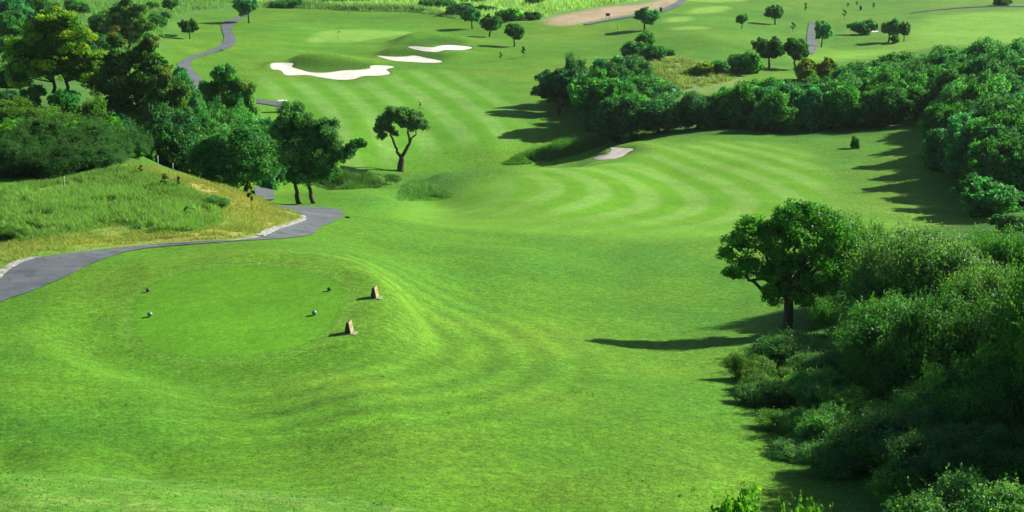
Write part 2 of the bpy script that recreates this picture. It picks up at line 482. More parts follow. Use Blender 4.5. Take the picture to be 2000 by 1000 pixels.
# close-mown turf is smoother than the rest: kept in the alpha of the tone
al = np.ones(GX.shape) - .45 * mk('TEE', .4) - .7 * mk('GREEN', 2) - .45 * mk('FW1', 3) - .35 * mk('FW2', 4)
ca = me.color_attributes['tone']; buf = np.empty(len(ca.data) * 4, np.float32); ca.data.foreach_get('color', buf)
buf[3::4] = np.clip(al, .2, 1).ravel(); ca.data.foreach_set('color', buf)
tag(link('ground', me), kind='structure')

# ------------------------------------------------------------------ sheets on the ground: sand, paths
def sheet(name, poly_w, mat, lift, step, edge_drop=0.0):
    """a thin sheet following the ground inside a world polygon"""
    lo, hi = poly_w.min(0), poly_w.max(0)
    xs = np.arange(lo[0], hi[0], step); ys = np.arange(lo[1], hi[1], step)
    g = np.stack(np.meshgrid(xs, ys), -1).reshape(-1, 2)
    g = g[sdist(g[:, 0], g[:, 1], poly_w) > step * .4]
    V = [Vector(map(float, p)) for p in np.vstack([poly_w, g])]
    n = len(poly_w)
    r = delaunay_2d_cdt(V, [], [list(range(n))], 1, 1e-4)
    vs = np.array([(v.x, v.y) for v in r[0]])
    z = height(vs[:, 0], vs[:, 1]) + lift
    return new_mesh(name, np.column_stack([vs, z]), [tuple(f) for f in r[2]], mat, None, True)

def mat_sand():
    k = N('bunker_sand'); p = geo_pos(k)
    a = k.noise(.35, 4, .6, p); b = k.noise(3.0, 5, .7, p)
    c = k.ramp(a, [(.3, (.54, .50, .46)), (.7, (.72, .69, .65))])
    c = k.mul(c, b, .88, 1.08)
    k.bump(b, .5, .08)
    return k.fin(c, .95, .05)
M_SAND = mat_sand()
def mat_sand2():
    k = N('damp_bunker_sand'); p = geo_pos(k)
    a = k.noise(.6, 4, .6, p); b = k.noise(4.0, 5, .7, p)
    c = k.ramp(a, [(.3, (.46, .41, .36)), (.7, (.62, .56, .50))])
    c = k.mul(c, b, .92, 1.06); k.bump(b, .5, .06)
    return k.fin(c, .95, .05)
M_SAND2 = mat_sand2()
BL = {'green': 'broad white sand bunker curving round a grassy hump below the green',
      'middle': 'thin white sand bunker between the broad one and the shaded one',
      'rear': 'white sand bunker partly in the shade of a round tree beside the green',
      'near': 'greyish sand bunker at the top edge of the striped near fairway',
      'speck': 'tiny white sand bunker between the dense round trees far off'}
for k_, pw in bw.items():
    o = link('sand_bunker', sheet('sand_bunker', pw, M_SAND2 if k_ == 'near' else M_SAND, -.06, .9 if k_ != 'near' else .5))
    tag(o, BL[k_], 'bunker')

def mat_asphalt():
    k = N('path_asphalt'); p = geo_pos(k)
    a = k.noise(.5, 4, .6, p); b = k.noise(14.0, 4, .7, p)
    c = k.ramp(a, [(.3, (.074, .092, .108)), (.7, (.122, .138, .148))])
    c = k.mul(c, b, .8, 1.2)
    mp = k.n('ShaderNodeMapping'); k.l(p, mp.inputs['Vector']); mp.inputs['Scale'].default_value = (.25, 1.5, 1); mp.inputs['Rotation'].default_value = (0, 0, -.35)
    c = k.mul(c, k.noise(1.2, 3, .6, mp.outputs[0]), .82, 1.16)
    crk = k.n('ShaderNodeTexVoronoi', feature='DISTANCE_TO_EDGE', Scale=.55); k.l(p, crk.inputs['Vector'])
    c = k.mix(c, k.ramp(crk.outputs['Distance'], [(.0, (.55, .55, .55)), (.03, (1, 1, 1))]), .7, 'MULTIPLY')
    pt = k.noise(.9, 2, .5, p)
    c = k.mix(c, k.ramp(pt, [(.52, (1, 1, 1)), (.60, (.74, .77, .80))]), .8, 'MULTIPLY')
    k.bump(b, .4, .02)
    return k.fin(c, .85, .25)
M_ASPH = mat_asphalt()
def ribbon_poly(a, b):
    return np.vstack([smooth_open(a, 6), smooth_open(b, 6)[::-1]])
def path_from_pixels(name, a, b, lift, step):
    s = ribbon_poly(a, b); pw = at(s[:, 0], s[:, 1])[:, :2]
    return tag(link(name, sheet(name, pw, M_ASPH, lift, step)), kind='structure')
path_from_pixels('cart_path',
  [(505,398),(532,405),(560,411),(588,418),(592,428),(560,441),(510,461),(450,470),(380,473),(300,478),(200,488),(120,497),(60,507),(30,520),(0,541),(-60,590)],
  [(530,401),(570,403),(610,404),(648,407),(668,413),(671,421),(655,432),(625,445),(610,458),(560,466),(470,471),(370,478),(290,485),(230,497),(170,520),(130,540),(60,570),(0,592),(-60,640)][:1] +
  [(570,403),(610,404),(648,407),(668,413),(671,421),(655,432),(625,445),(610,458),(560,466),(470,471),(370,478),(290,485),(230,497),(170,520),(130,540),(60,570),(0,592),(-60,640)], .045, .8)
path_from_pixels('far_cart_path',
  [(478,30),(455,36),(434,46),(433,57),(438,75),(430,88),(405,100),(370,111),(350,122),(346,131),(358,147),(368,163),(368,176),(382,186),(410,191),(450,197),(500,202),(545,209),(575,214)],
  [(500,27),(474,34),(461,45),(452,56),(460,74),(458,88),(438,98),(410,106),(385,114),(373,123),(376,136),(390,150),(398,161),(402,174),(415,184),(450,188),(495,193),(545,200),(580,206)], .12, 2.0)
path_from_pixels('cart_path_bend', [(497,366),(498,378),(506,391)], [(530,363),(535,376),(536,390)], .05, .8)
path_from_pixels('distant_path', [(1140,47),(1180,40),(1230,31),(1283,21),(1312,10),(1332,-4),(1342,-14)], [(1146,50),(1184,42.5),(1235,34),(1290,25.5),(1326,13),(1345,-3),(1352,-14)], .2, 3.0)
path_from_pixels('pale_path', [(1580,46),(1577,62),(1576,76),(1577,96),(1572,106)], [(1600,42),(1590,62),(1594,72),(1597,90),(1590,106)], .15, 2.5)
path_from_pixels('thin_path', [(1778,25.5),(1810,21),(1850,16.5),(1920,12.2),(2040,11.5)], [(1778,26.5),(1810,22.5),(1850,18.5),(1920,14),(2040,13.5)], .2, 4.0)

# ------------------------------------------------------------------ foliage
def mat_foliage(name, trans, gloss):
    k = N(name)
    a = k.n('ShaderNodeAttribute', attribute_name='tone')
    oi = k.n('ShaderNodeObjectInfo')
    mr = k.n('ShaderNodeMapRange'); k.l(oi.outputs['Random'], mr.inputs['Value'])
    mr.inputs['To Min'].default_value = .66; mr.inputs['To Max'].default_value = 1.34
    c = k.mix(a.outputs['Color'], mr.outputs[0], 1.0, 'MULTIPLY')
    k.fin(c, .5, gloss)
    t = k.n('ShaderNodeBsdfTranslucent')
    c2 = k.mix(c, (1.6, 1.65, .6), 1.0, 'MULTIPLY')
    k.l(c2, t.inputs['Color'])
    ms = k.n('ShaderNodeMixShader'); ms.inputs[0].default_value = trans
    k.l(k.b.outputs[0], ms.inputs[1]); k.l(t.outputs[0], ms.inputs[2])
    k.l(ms.outputs[0], k.out.inputs['Surface'])
    return k.m
M_LEAF = mat_foliage('foliage', .46, .08)
M_LEAF_NEAR = mat_foliage('glossy_foliage', .42, .22)
M_BLADE = mat_foliage('grass_blades', .35, .12)
def mat_bark():
    k = N('bark'); p = k.n('ShaderNodeTexCoord').outputs['Object']
    a = k.noise(6, 4, .7, p)
    c = k.ramp(a, [(.3, (.035, .028, .02)), (.7, (.11, .09, .065))])
    k.bump(a, .8, .05)
    return k.fin(c, .9, .1)
M_BARK = mat_bark()
def mat_plain(name, col, rough=.7, spec=.3, var=.12, scale=8.0):
    k = N(name); p = k.n('ShaderNodeTexCoord').outputs['Object']
    a = k.noise(scale, 4, .6, p)
    c = k.mul(k.mix(col, col, 0.0), a, 1 - var, 1 + var)
    k.bump(a, .15, .01)
    return k.fin(c, rough, spec)

def unit(v): return v / (np.linalg.norm(v, axis=-1, keepdims=True) + 1e-9)
def sph(r, n): return unit(r.normal(size=(n, 3)))

def quads(r, c, nrm, size, aspect, cols):
    n = len(c)
    t = unit(np.cross(nrm, r.normal(size=(n, 3))))
    b = np.cross(nrm, t)
    s = (size * r.uniform(.65, 1.35, n))[:, None]
    k = r.uniform(.1, .35, n)[:, None]
    V = np.stack([c - t * s, c + b * s * aspect + t * s * k - nrm * s * .12, c + t * s, c - b * s * aspect + t * s * k - nrm * s * .12], 1).reshape(-1, 3)
    Fc = np.arange(4 * n).reshape(n, 4)
    return V, Fc, np.repeat(cols, 4, 0)

def crown_mesh(name, seed, blobs, n, leaf, col, col2=None, aspect=.55, clump=.34, per=16, inner=.22, spread=.85, lean=(0, 0, 0), tip=None, shoots=0, lowcut=-.75, mat=None):
    """leaves gathered in clumps that sit over the surface of several lobes"""
    r = np.random.default_rng(seed)
    col = np.array(col); col2 = np.array(col2 if col2 is not None else col * np.array((1.5, 1.25, 1.0)))
    P, Nn, C = [], [], []
    vol = np.array([(b[3] * b[4] * b[5]) ** (2 / 3) for b in blobs]); vol = vol / vol.sum()
    allb = np.array(blobs, float)
    IP, IN, IC = [], [], []
    for bi, b in enumerate(blobs):
        c0, R = np.array(b[:3]), np.array(b[3:6])
        m = max(4, int(per * (0.5 + vol[bi] * len(blobs) * .5)))
        d = sph(r, m * 3); d = d[d[:, 2] > lowcut][:m]; m = len(d)
        cc = c0 + d * R * r.uniform(.58, .98, (m, 1))
        rc = clump * R.mean() * r.uniform(.6, 1.35, m)
        tone = r.uniform(.72, 1.28, m); hue = r.uniform(0, 1, m) ** 1.5
        nl = int(n * vol[bi])
        w = rc ** 2; w = w / w.sum()
        ci = r.choice(m, nl, p=w)
        dd = sph(r, nl)
        rad = rc[ci] * (.35 + .65 * r.uniform(0, 1, nl) ** .6)
        p = cc[ci] + dd * rad[:, None] * np.array((1, 1, .8))
        nn = unit(dd * .8 + d[ci] * .5 + r.normal(size=(nl, 3)) * spread + np.array((0, 0, .25)))
        h = np.clip(hue[ci] + r.normal(size=nl) * .18, 0, 1)[:, None]
        cl = (col * (1 - h) + col2 * h) * (tone[ci] * r.uniform(.55, 1.5, nl))[:, None]
        if tip is not None:
            q = tip(p, cc[ci], r)
            cl = cl * (1 - q[0][:, None]) + np.array(q[1]) * q[0][:, None]
        P.append(p); Nn.append(nn); C.append(cl)
        ni = int(nl * inner)
        di = sph(r, ni)
        IP.append(c0 + di * R * r.uniform(.2, .72, (ni, 1))); IN.append(unit(di + r.normal(size=(ni, 3)) * .5)); IC.append(np.tile(col, (ni, 1)) * r.uniform(.8, 1.1, (ni, 1)))
    V, Fc, Cc = quads(r, np.vstack(P), np.vstack(Nn), leaf, aspect, np.vstack(C))
    V2, F2, C2 = quads(r, np.vstack(IP), np.vstack(IN), leaf * 2.4, .7, np.vstack(IC))
    parts = [(V, Fc, Cc), (V2, F2, C2)]
    if shoots:
        allP = np.vstack(P); up = allP[np.argsort(allP[:, 2] + r.normal(size=len(allP)) * .5)[-max(len(allP) // 3, shoots):]]
        o = up[r.integers(0, len(up), shoots)]
        L = r.uniform(.2, 1.0, shoots) ** 1.6 * leaf * 13
        dr = unit(r.normal(size=(shoots, 3)) * .45 + np.array((0, 0, 1.0)))
        kk = 11
        t = np.linspace(0, 1, kk)
        sp = (o[:, None] + dr[:, None] * (L[:, None] * t)[..., None]).reshape(-1, 3) + r.normal(size=(shoots * kk, 3)) * leaf * .5
        hh = r.uniform(.2, 1, (len(sp), 1))
        parts.append(quads(r, sp, unit(r.normal(size=(len(sp), 3)) + np.array((0, 0, .6))), leaf * .9, aspect, (col * (1 - hh) + col2 * hh) * r.uniform(.8, 1.3, (len(sp), 1))))
    off = 0; VV, FF, CC = [], [], []
    for v, f, c in parts:
        VV.append(v); FF.append(f + off); CC.append(c); off += len(v)
    return new_mesh(name, np.vstack(VV), np.vstack(FF), mat or M_LEAF, np.clip(np.vstack(CC), 0.002, 1))

def tubes(name, paths, mat, sides=8):
    """tapered round limbs; each path is a list of (x, y, z, radius)"""
    V, Fc = [], []
    for path in paths:
        P = np.array(path, float); n = len(P); base = len(V)
        for i in range(n):
            t = unit(P[min(i + 1, n - 1), :3] - P[max(i - 1, 0), :3])
            a = np.cross(t, (0.3, 1, 0.2)); a = unit(a); b = np.cross(t, a)
            for s in range(sides):
                an = 2 * math.pi * s / sides
                V.append(P[i, :3] + P[i, 3] * (1 + .12 * math.sin(s * 2.3 + i)) * (a * math.cos(an) + b * math.sin(an)))
        for i in range(n - 1):
            for s in range(sides):
                s2 = (s + 1) % sides
                Fc.append((base + i * sides + s, base + i * sides + s2, base + (i + 1) * sides + s2, base + (i + 1) * sides + s))
        Fc.append(tuple(base + (n - 1) * sides + s for s in range(sides)))
        Fc.append(tuple(base + s for s in range(sides))[::-1])
    return new_mesh(name, V, Fc, mat, None, True)

def limb(p0, p1, r0, r1, seed, n=5, wob=.08):
    r = np.random.default_rng(seed)
    p0, p1 = np.array(p0, float), np.array(p1, float); L = np.linalg.norm(p1 - p0)
    out = []
    for i in range(n):
        t = i / (n - 1)
        q = p0 + (p1 - p0) * t + (r.normal(size=3) * wob * L * math.sin(t * math.pi))
        out.append((*q, r0 + (r1 - r0) * t))
    return out

def trunk_mesh(seed, stems, blobs, r0, fork):
    """stems from the ground to a fork, and limbs on into the lobes"""
    paths = []; r = np.random.default_rng(seed)
    for si, (bx, by, fx, fy) in enumerate(stems):
        st = limb((bx, by, -.25), (fx, fy, fork), r0 * 1.25, r0 * .75, seed + si, 6, .05)
        st[0] = (*st[0][:3], r0 * 1.6)
        paths.append(st)
    for bi, b in enumerate(blobs):
        s = stems[int(np.argmin([(b[0] - q[2]) ** 2 + (b[1] - q[3]) ** 2 for q in stems]))]
        paths.append(limb((s[2], s[3], fork - .1), (b[0], b[1], b[2] + b[5] * .35), r0 * .55, r0 * .12, seed + 50 + bi, 5, .07))
    return tubes('trunk', paths, M_BARK)

def dome(seed, n, W_, z0, z1, flat=1.0, jit=.5):
    """lobes of a rounded crown"""
    r = np.random.default_rng(seed); out = []
    R = W_ / 2; H = (z1 - z0) / 2; zc = (z0 + z1) / 2
    out.append((0, 0, zc, R * .62, R * .62, H * .72))
    for i in range(n):
        a = 2 * math.pi * (i + r.uniform(-.3, .3)) * 2.4 / n; u = -.75 + 1.5 * ((i * .618 + r.uniform(-.1, .1)) % 1)
        k = math.sqrt(max(0, 1 - u * u)); q = r.uniform(.52, .7)
        s = r.uniform(.36, .5) * (1 + jit * r.uniform(-.45, .45))
        out.append((math.cos(a) * k * R * q, math.sin(a) * k * R * q, zc + u * H * .62 * flat, R * s * 1.05, R * s * 1.05, H * s * 1.1))
    return out

C_OAK = (0.027, 0.16, 0.03); C_OAK2 = (0.085, 0.3, 0.058)
C_TEAL = (0.03, 0.172, 0.066); C_TEAL2 = (0.068, 0.295, 0.112)
C_OLIVE = (0.075, 0.205, 0.055); C_OLIVE2 = (0.16, 0.33, 0.1)
C_EUC = (0.055, 0.2, 0.02); C_EUC2 = (0.38, 0.56, 0.035)
C_BRIGHT = (0.035, 0.21, 0.01); C_BRIGHT2 = (0.12, 0.36, 0.015)
C_TAM = (0.034, 0.13, 0.034); C_TAM2 = (0.07, 0.19, 0.055)
C_NEAR = (0.03, 0.125, 0.018); C_NEAR2 = (0.12, 0.3, 0.05)

T = {}
def template(key, crown, trunk, w, h): T[key] = (crown, trunk, w, h)

for v in range(4):          # wood on the right: dense rounded oaks
    bl = dome(100 + v, 13, 6.4, -1.0, 6.2)
    template('wood%d' % v, crown_mesh('crown', 110 + v, bl, 13000, .155, (C_OAK, C_TEAL, C_OAK, C_TEAL)[v], (C_OAK2, C_TEAL2, C_OAK2, C_OLIVE)[v], per=20, clump=.36),
             trunk_mesh(120 + v, [(0, 0, .2, .1)], bl[1:4], .22, 1.6), 6.2, 6.2)
for v in range(4):          # lone round trees far off
    bl = dome(200 + v, 10, 5.2, 1.15, 5.7)
    tilt = (-.3, .5, .2, -.6)[v]
    bl = [(b[0] + tilt * .6, *b[1:]) for b in bl]
    template('lone%d' % v, crown_mesh('crown', 210 + v, bl, 7000, .18, (C_OAK, C_TEAL)[v % 2], (C_OAK2, C_TEAL2)[v % 2], per=14),
             trunk_mesh(220 + v, [(0, 0, tilt * .4, 0)], bl[1:6], .2, 1.7), 5.4, 5.7)
for v in range(3):          # bushes down to the ground
    bl = dome(300 + v, 8, 4.2, -.35, 2.9)
    template('bush%d' % v, crown_mesh('shrub', 310 + v, bl, 7000, .13, (C_OAK, C_TEAL, C_OAK)[v], (C_OAK2, C_OLIVE, C_TEAL2)[v], per=16, lowcut=-.9), None, 4.2, 2.9)
bl = dome(330, 8, 4.2, -.3, 2.9)
template('yellow', crown_mesh('shrub', 331, bl, 7000, .13, (.10, .20, .02), (.22, .30, .03), per=16, lowcut=-.9), None, 4.2, 2.9)
bl = dome(333, 9, 4.4, -.3, 3.2)
template('bright', crown_mesh('shrub', 334, bl, 16000, .10, C_BRIGHT, C_BRIGHT2, per=20, lowcut=-.9, aspect=.7), None, 4.4, 3.2)
bl = dome(336, 9, 4.4, -.3, 3.2)
template('mixed', crown_mesh('shrub', 337, bl, 15000, .10, C_EUC, (.13, .22, .035), per=20, lowcut=-.9, shoots=120), None, 4.4, 3.2)
for v in range(2):          # feathery grey-green tamarisk on the bank
    bl = dome(340 + v, 9, 4.6, -.4, 3.0) + [(.9, -.3, 3.0, .7, .7, .8), (-1.1, .2, 2.7, .8, .7, .8), (.1, .5, 3.3, .6, .6, .7), (2.0, 0, 2.0, .7, .7, .7), (-2.1, -.2, 1.8, .7, .7, .8)]
    template('feather%d' % v, crown_mesh('shrub', 345 + v, bl, 30000, .20, C_TAM, C_TAM2, aspect=.10, per=26, clump=.5, spread=1.6, lowcut=-.9, inner=.15, shoots=420), None, 5.5, 3.6)

# tall eucalyptus: stacked ragged lobes on slim trunks
def brown_tip(zmin, k, col):
    def f(p, c, r):
        q = np.clip((c[:, 2] - zmin) / 1.0, 0, 1) * k * (r.uniform(0, 1, len(p)) < .8)
        return q, col
    return f
bl = [(-.4, 0, 9.9, 1.2, 1.2, 1.1), (.8, .2, 9.2, 1.5, 1.4, 1.4), (-1.4, .3, 8.0, 1.7, 1.6, 1.4), (1.5, -.3, 7.4, 1.7, 1.6, 1.6), (-2.4, 0, 6.3, 1.9, 1.8, 1.6), (.2, 0, 6.8, 2.0, 2.0, 1.7),
      (2.3, .2, 5.5, 1.7, 1.6, 1.5), (-2.9, -.3, 4.4, 1.6, 1.6, 1.4), (-.6, -.4, 4.6, 2.0, 1.9, 1.4), (3.0, -.2, 3.9, 1.5, 1.4, 1.3), (-3.2, .2, 2.9, 1.2, 1.2, .8), (1.2, .3, 3.7, 1.3, 1.3, 1.0)]
template('euc0', crown_mesh('crown', 401, bl, 30000, .13, C_EUC, C_EUC2, aspect=.4, per=13, clump=.36), trunk_mesh(402, [(-.3, 0, -.4, 0), (.25, .1, .6, .1)], bl, .17, 3.0), 8.6, 11.0)
bl = [(-1.4, 0, 9.8, .65, .65, 1.2), (1.1, .1, 9.3, .7, .7, 1.2), (0, .3, 7.9, 1.0, 1, 1.2), (-1.6, .1, 7.6, 1.4, 1.3, 1.5), (1.4, -.2, 7.0, 1.5, 1.4, 1.6), (-2.2, 0, 5.6, 1.7, 1.7, 1.6), (.3, -.2, 5.4, 1.9, 1.8, 1.7),
      (2.3, 0, 4.6, 1.6, 1.6, 1.6), (-1.8, .2, 3.3, 1.7, 1.7, 1.4), (1.0, -.3, 2.8, 1.9, 1.8, 1.5), (-.3, 0, 1.3, 1.8, 1.7, 1.2), (2.6, .2, 2.4, 1.3, 1.3, 1.2)]
template('euc1', crown_mesh('crown', 411, bl, 30000, .13, (.050, .190, .030), (.170, .350, .060), aspect=.4, per=14, clump=.38, tip=brown_tip(8.9, .6, (.34, .24, .06))), trunk_mesh(412, [(0, 0, .1, 0)], bl, .17, 2.0), 7.6, 11.0)
bl = [(-.2, 0, 6.3, .8, .8, 1.1), (.9, .1, 5.2, 1.1, 1, 1.1), (-1.0, 0, 4.9, 1.2, 1.1, 1.3), (.2, -.2, 3.9, 1.5, 1.4, 1.3), (1.4, .1, 3.3, 1.2, 1.2, 1.2), (-1.3, .1, 3.0, 1.2, 1.2, 1.2), (0, 0, 1.9, 1.5, 1.5, 1.2)]
template('euc2', crown_mesh('crown', 421, bl, 17000, .12, (.055, .190, .034), (.17, .34, .06), aspect=.45, per=14, clump=.38, tip=brown_tip(6.0, .45, (.30, .24, .06))), trunk_mesh(422, [(0, 0, .1, 0)], bl, .13, 1.2), 5.2, 7.3)
bl = [(-1.6, 0, 5.6, 1.4, 1.3, 1.4), (.1, 0, 6.8, 1.5, 1.4, 1.3), (1.5, .1, 5.6, 1.6, 1.5, 1.5), (-1.4, .1, 3.9, 1.5, 1.5, 1.4), (.4, -.3, 4.4, 1.8, 1.7, 1.6), (2.1, 0, 4.0, 1.4, 1.4, 1.4), (0, 0, 2.6, 1.9, 1.8, 1.3), (1.6, .1, 2.5, 1.5, 1.5, 1.2)]
template('russet', crown_mesh('crown', 431, bl, 17000, .13, (.030, .165, .034), (.09, .27, .06), per=15, tip=lambda p, c, r: (np.clip((c[:, 0] - .4) / 1.2, 0, 1) * np.clip((c[:, 2] - 3.0) / 1.2, 0, 1) * .55 * (r.uniform(0, 1, len(p)) < .6), (.16, .17, .04))), trunk_mesh(432, [(0, 0, .1, 0)], bl[:5], .2, 1.5), 6.4, 8.2)

# big rounded oak at the foot of the bank
bl = dome(450, 16, 8.6, -.9, 7.2) + [(2.6, -1, 3.0, 1.6, 1.6, 1.6), (-2.4, -1.4, 3.4, 1.7, 1.6, 1.6)]
template('bigoak', crown_mesh('crown', 451, bl, 42000, .115, (.028, .160, .034), (.11, .30, .09), per=26, clump=.34), trunk_mesh(452, [(-.5, 0, -.8, 0), (.6, .2, 1.0, .1)], bl[1:8], .2, 1.2), 8.9, 7.4)
# two-trunk tree with an arm of foliage out to the right
bl = [(-1.0, 0, 7.6, 1.5, 1.4, 1.2), (.4, .2, 6.3, 1.3, 1.3, 1.2), (-1.9, .2, 6.2, 1.2, 1.2, 1.1), (1.9, -.1, 6.0, 1.3, 1.3, 1.5), (2.2, .1, 4.4, 1.4, 1.4, 1.4), (.9, -.4, 4.6, 1.6, 1.5, 1.5), (-1.0, -.3, 4.3, 1.5, 1.5, 1.3), (4.0, 0, 4.5, .9, .8, .6), (4.9, .1, 5.2, .65, .6, .5),
      (1.7, .1, 2.9, 1.4, 1.3, 1.1), (-.7, -.3, 2.5, 1.4, 1.3, 1.0), (3.1, 0, 4.3, .9, .8, .7)]
template('twin', crown_mesh('crown', 461, bl, 34000, .11, (.030, .165, .034), (.16, .34, .11), per=18, clump=.44), trunk_mesh(462, [(-.45, 0, -.9, 0), (.95, .1, .2, .1)], bl, .19, 1.9), 8.6, 8.9)
# olive with a divided crown
bl = [(-2.3, 0, 5.9, 1.0, 1.0, .9), (-1.3, .2, 6.9, 1.1, 1.1, .7), (-2.9, .1, 5.0, .7, .7, .7), (-2.5, -.1, 4.2, .6, .6, .5), (-1.6, .2, 5.0, .7, .7, .6), (.5, -.1, 6.9, 1.2, 1.1, .75), (1.7, .1, 6.5, 1.1, 1.1, .8), (2.6, 0, 5.7, .8, .8, .7), (.2, .1, 5.7, .9, .9, .6), (1.4, 0, 5.4, .8, .8, .5), (-.5, .1, 6.2, .8, .8, .6), (-.9, 0, 4.5, .5, .5, .4)]
pa = [limb((0, 0, -.3), (.05, 0, 1.9), .46, .30, 1, 5, .04), limb((.0, 0, 1.7), (-.95, 0, 3.4), .2, .15, 2, 5, .1), limb((-.95, 0, 3.4), (-1.5, 0, 5.4), .15, .09, 3, 5, .05), limb((.1, 0, 1.8), (1.05, 0, 3.4), .24, .17, 4, 5, .06), limb((1.05, 0, 3.4), (.6, 0, 5.9), .17, .08, 5, 5, .05),
      limb((1.05, 0, 3.4), (2.1, 0, 5.5), .11, .05, 6, 6, .1), limb((-1.5, 0, 5.0), (-2.4, 0, 5.9), .09, .04, 7), limb((.75, 0, 5.2), (-.2, 0, 6.2), .08, .03, 8), limb((.75, 0, 5.2), (1.7, 0, 6.2), .08, .03, 9)]
template('olive', crown_mesh('crown', 471, bl, 13000, .11, (.055, .195, .060), (.17, .36, .14), per=18, clump=.46, spread=1.0, inner=.08), tubes('trunk', pa, M_BARK, 10), 6.9, 7.8)

# foreground: cork oak, shrubs, leafy sprigs
bl = [(.35, 0, 6.45, .75, .75, .55), (-.5, 0, 5.9, .8, .8, .6), (-1.9, .1, 5.55, .95, .95, .65), (1.35, .2, 6.0, .85, .85, .65), (2.1, 0, 5.4, 1.0, 1.0, .75), (-2.75, 0, 4.9, .8, .8, .55), (-3.35, .1, 4.35, .5, .55, .4), (3.0, .1, 4.6, .9, .9, .8), (.3, -.3, 5.0, 1.1, 1.0, .8),
      (-1.2, -.2, 4.7, .95, .9, .65), (-2.5, -.1, 3.75, .75, .75, .5), (1.7, -.3, 4.2, 1.15, 1.0, .8), (2.9, .2, 3.4, .85, .85, .7), (.1, .3, 3.7, 1.0, .9, .65), (-1.2, .1, 3.3, .8, .8, .55), (-.7, -.1, 2.5, .65, .65, .5), (1.1, -.2, 2.75, .9, .85, .6), (3.1, .1, 2.3, .9, .9, .7), (2.2, -.1, 2.0, .9, .8, .6), (3.7, .1, 3.2, .8, .8, .9), (-3.0, .1, 3.3, .5, .5, .4), (1.4, .2, 5.2, 1.0, 1, .8), (-.4, .2, 5.1, .9, .9, .7), (3.5, 0, 4.3, .6, .6, .6), (.5, -.1, 2.1, .8, .8, .5), (-.8, .3, 2.0, .7, .7, .45), (1.6, .3, 1.6, .8, .8, .5)]
pa = [[(0, 0, -.3, .36), (0, 0, .25, .27), (.05, 0, 1.0, .23), (.0, 0, 1.9, .22), (.05, 0, 2.5, .22)]]
for i, b in enumerate(bl): pa.append(limb((.04, 0, 2.0 + .1 * (i % 5)), (b[0], b[1], b[2] + b[5] * .5), .13, .02, 480 + i, 7, .08))
template('corkoak', crown_mesh('crown', 481, bl, 50000, .064, (.034, .225, .016), (.120, .420, .032), mat=M_LEAF_NEAR, per=18, clump=.50, spread=.9, aspect=.65, inner=.05), tubes('trunk', pa, M_BARK, 10), 7.6, 7.0)
for v in range(3):
    bl = dome(500 + v, 13, 7.5, -.6, 4.8) + [(1.6, -1.8, 3.2, 1.4, 1.3, 1.2), (-2.0, -1.5, 2.6, 1.3, 1.3, 1.1)]
    template('near%d' % v, crown_mesh('shrub', 510 + v, bl, 62000, .062, (C_NEAR, (.018, .105, .018), (.038, .150, .034))[v], (C_NEAR2, (.08, .26, .035), (.16, .33, .09))[v], mat=M_LEAF_NEAR, per=30, clump=.36, lowcut=-.9, inner=.09, shoots=900, spread=.85), None, 7.6, 5.0)
for v in range(2):
    bl = dome(530 + v, 11, 4.6, -.4, 2.3)
    template('low%d' % v, crown_mesh('shrub', 540 + v, bl, 42000, .05, ((.034, .165, .034), (.042, .165, .024))[v], ((.15, .36, .09), (.18, .38, .045))[v], mat=M_LEAF_NEAR, per=26, clump=.4, lowcut=-.9, inner=.12, shoots=380), None, 4.8, 2.4)
bl = dome(550, 9, 2.2, -.2, 1.5)
template('leafy', crown_mesh('shrub', 551, bl, 2600, .058, (.035, .160, .012), (.12, .34, .015), mat=M_LEAF_NEAR, per=20, clump=.3, aspect=.75, inner=.05, shoots=60), None, 2.3, 1.6)
# young saplings: thin stem and a few leaf tufts
for v in range(2):
    bl = [(0, 0, 1.55, .3, .3, .3), (.28, 0, 1.2, .26, .25, .2), (-.25, .1, 1.0, .25, .25, .18), (.1, -.1, .75, .2, .2, .14)]
    template('sapling%d' % v, crown_mesh('crown', 560 + v, bl, 420, .07, (.03, .085, .015), (.07, .14, .03), per=6, clump=.5, inner=.05), tubes('trunk', [limb((0, 0, -.1), (0, 0, 1.6), .03, .012, 570 + v, 5, .04)] + [limb((0, 0, .5 + .2 * i), b[:3], .014, .006, 580 + i, 3) for i, b in enumerate(bl)], M_BARK, 6), 1.1, 1.85)

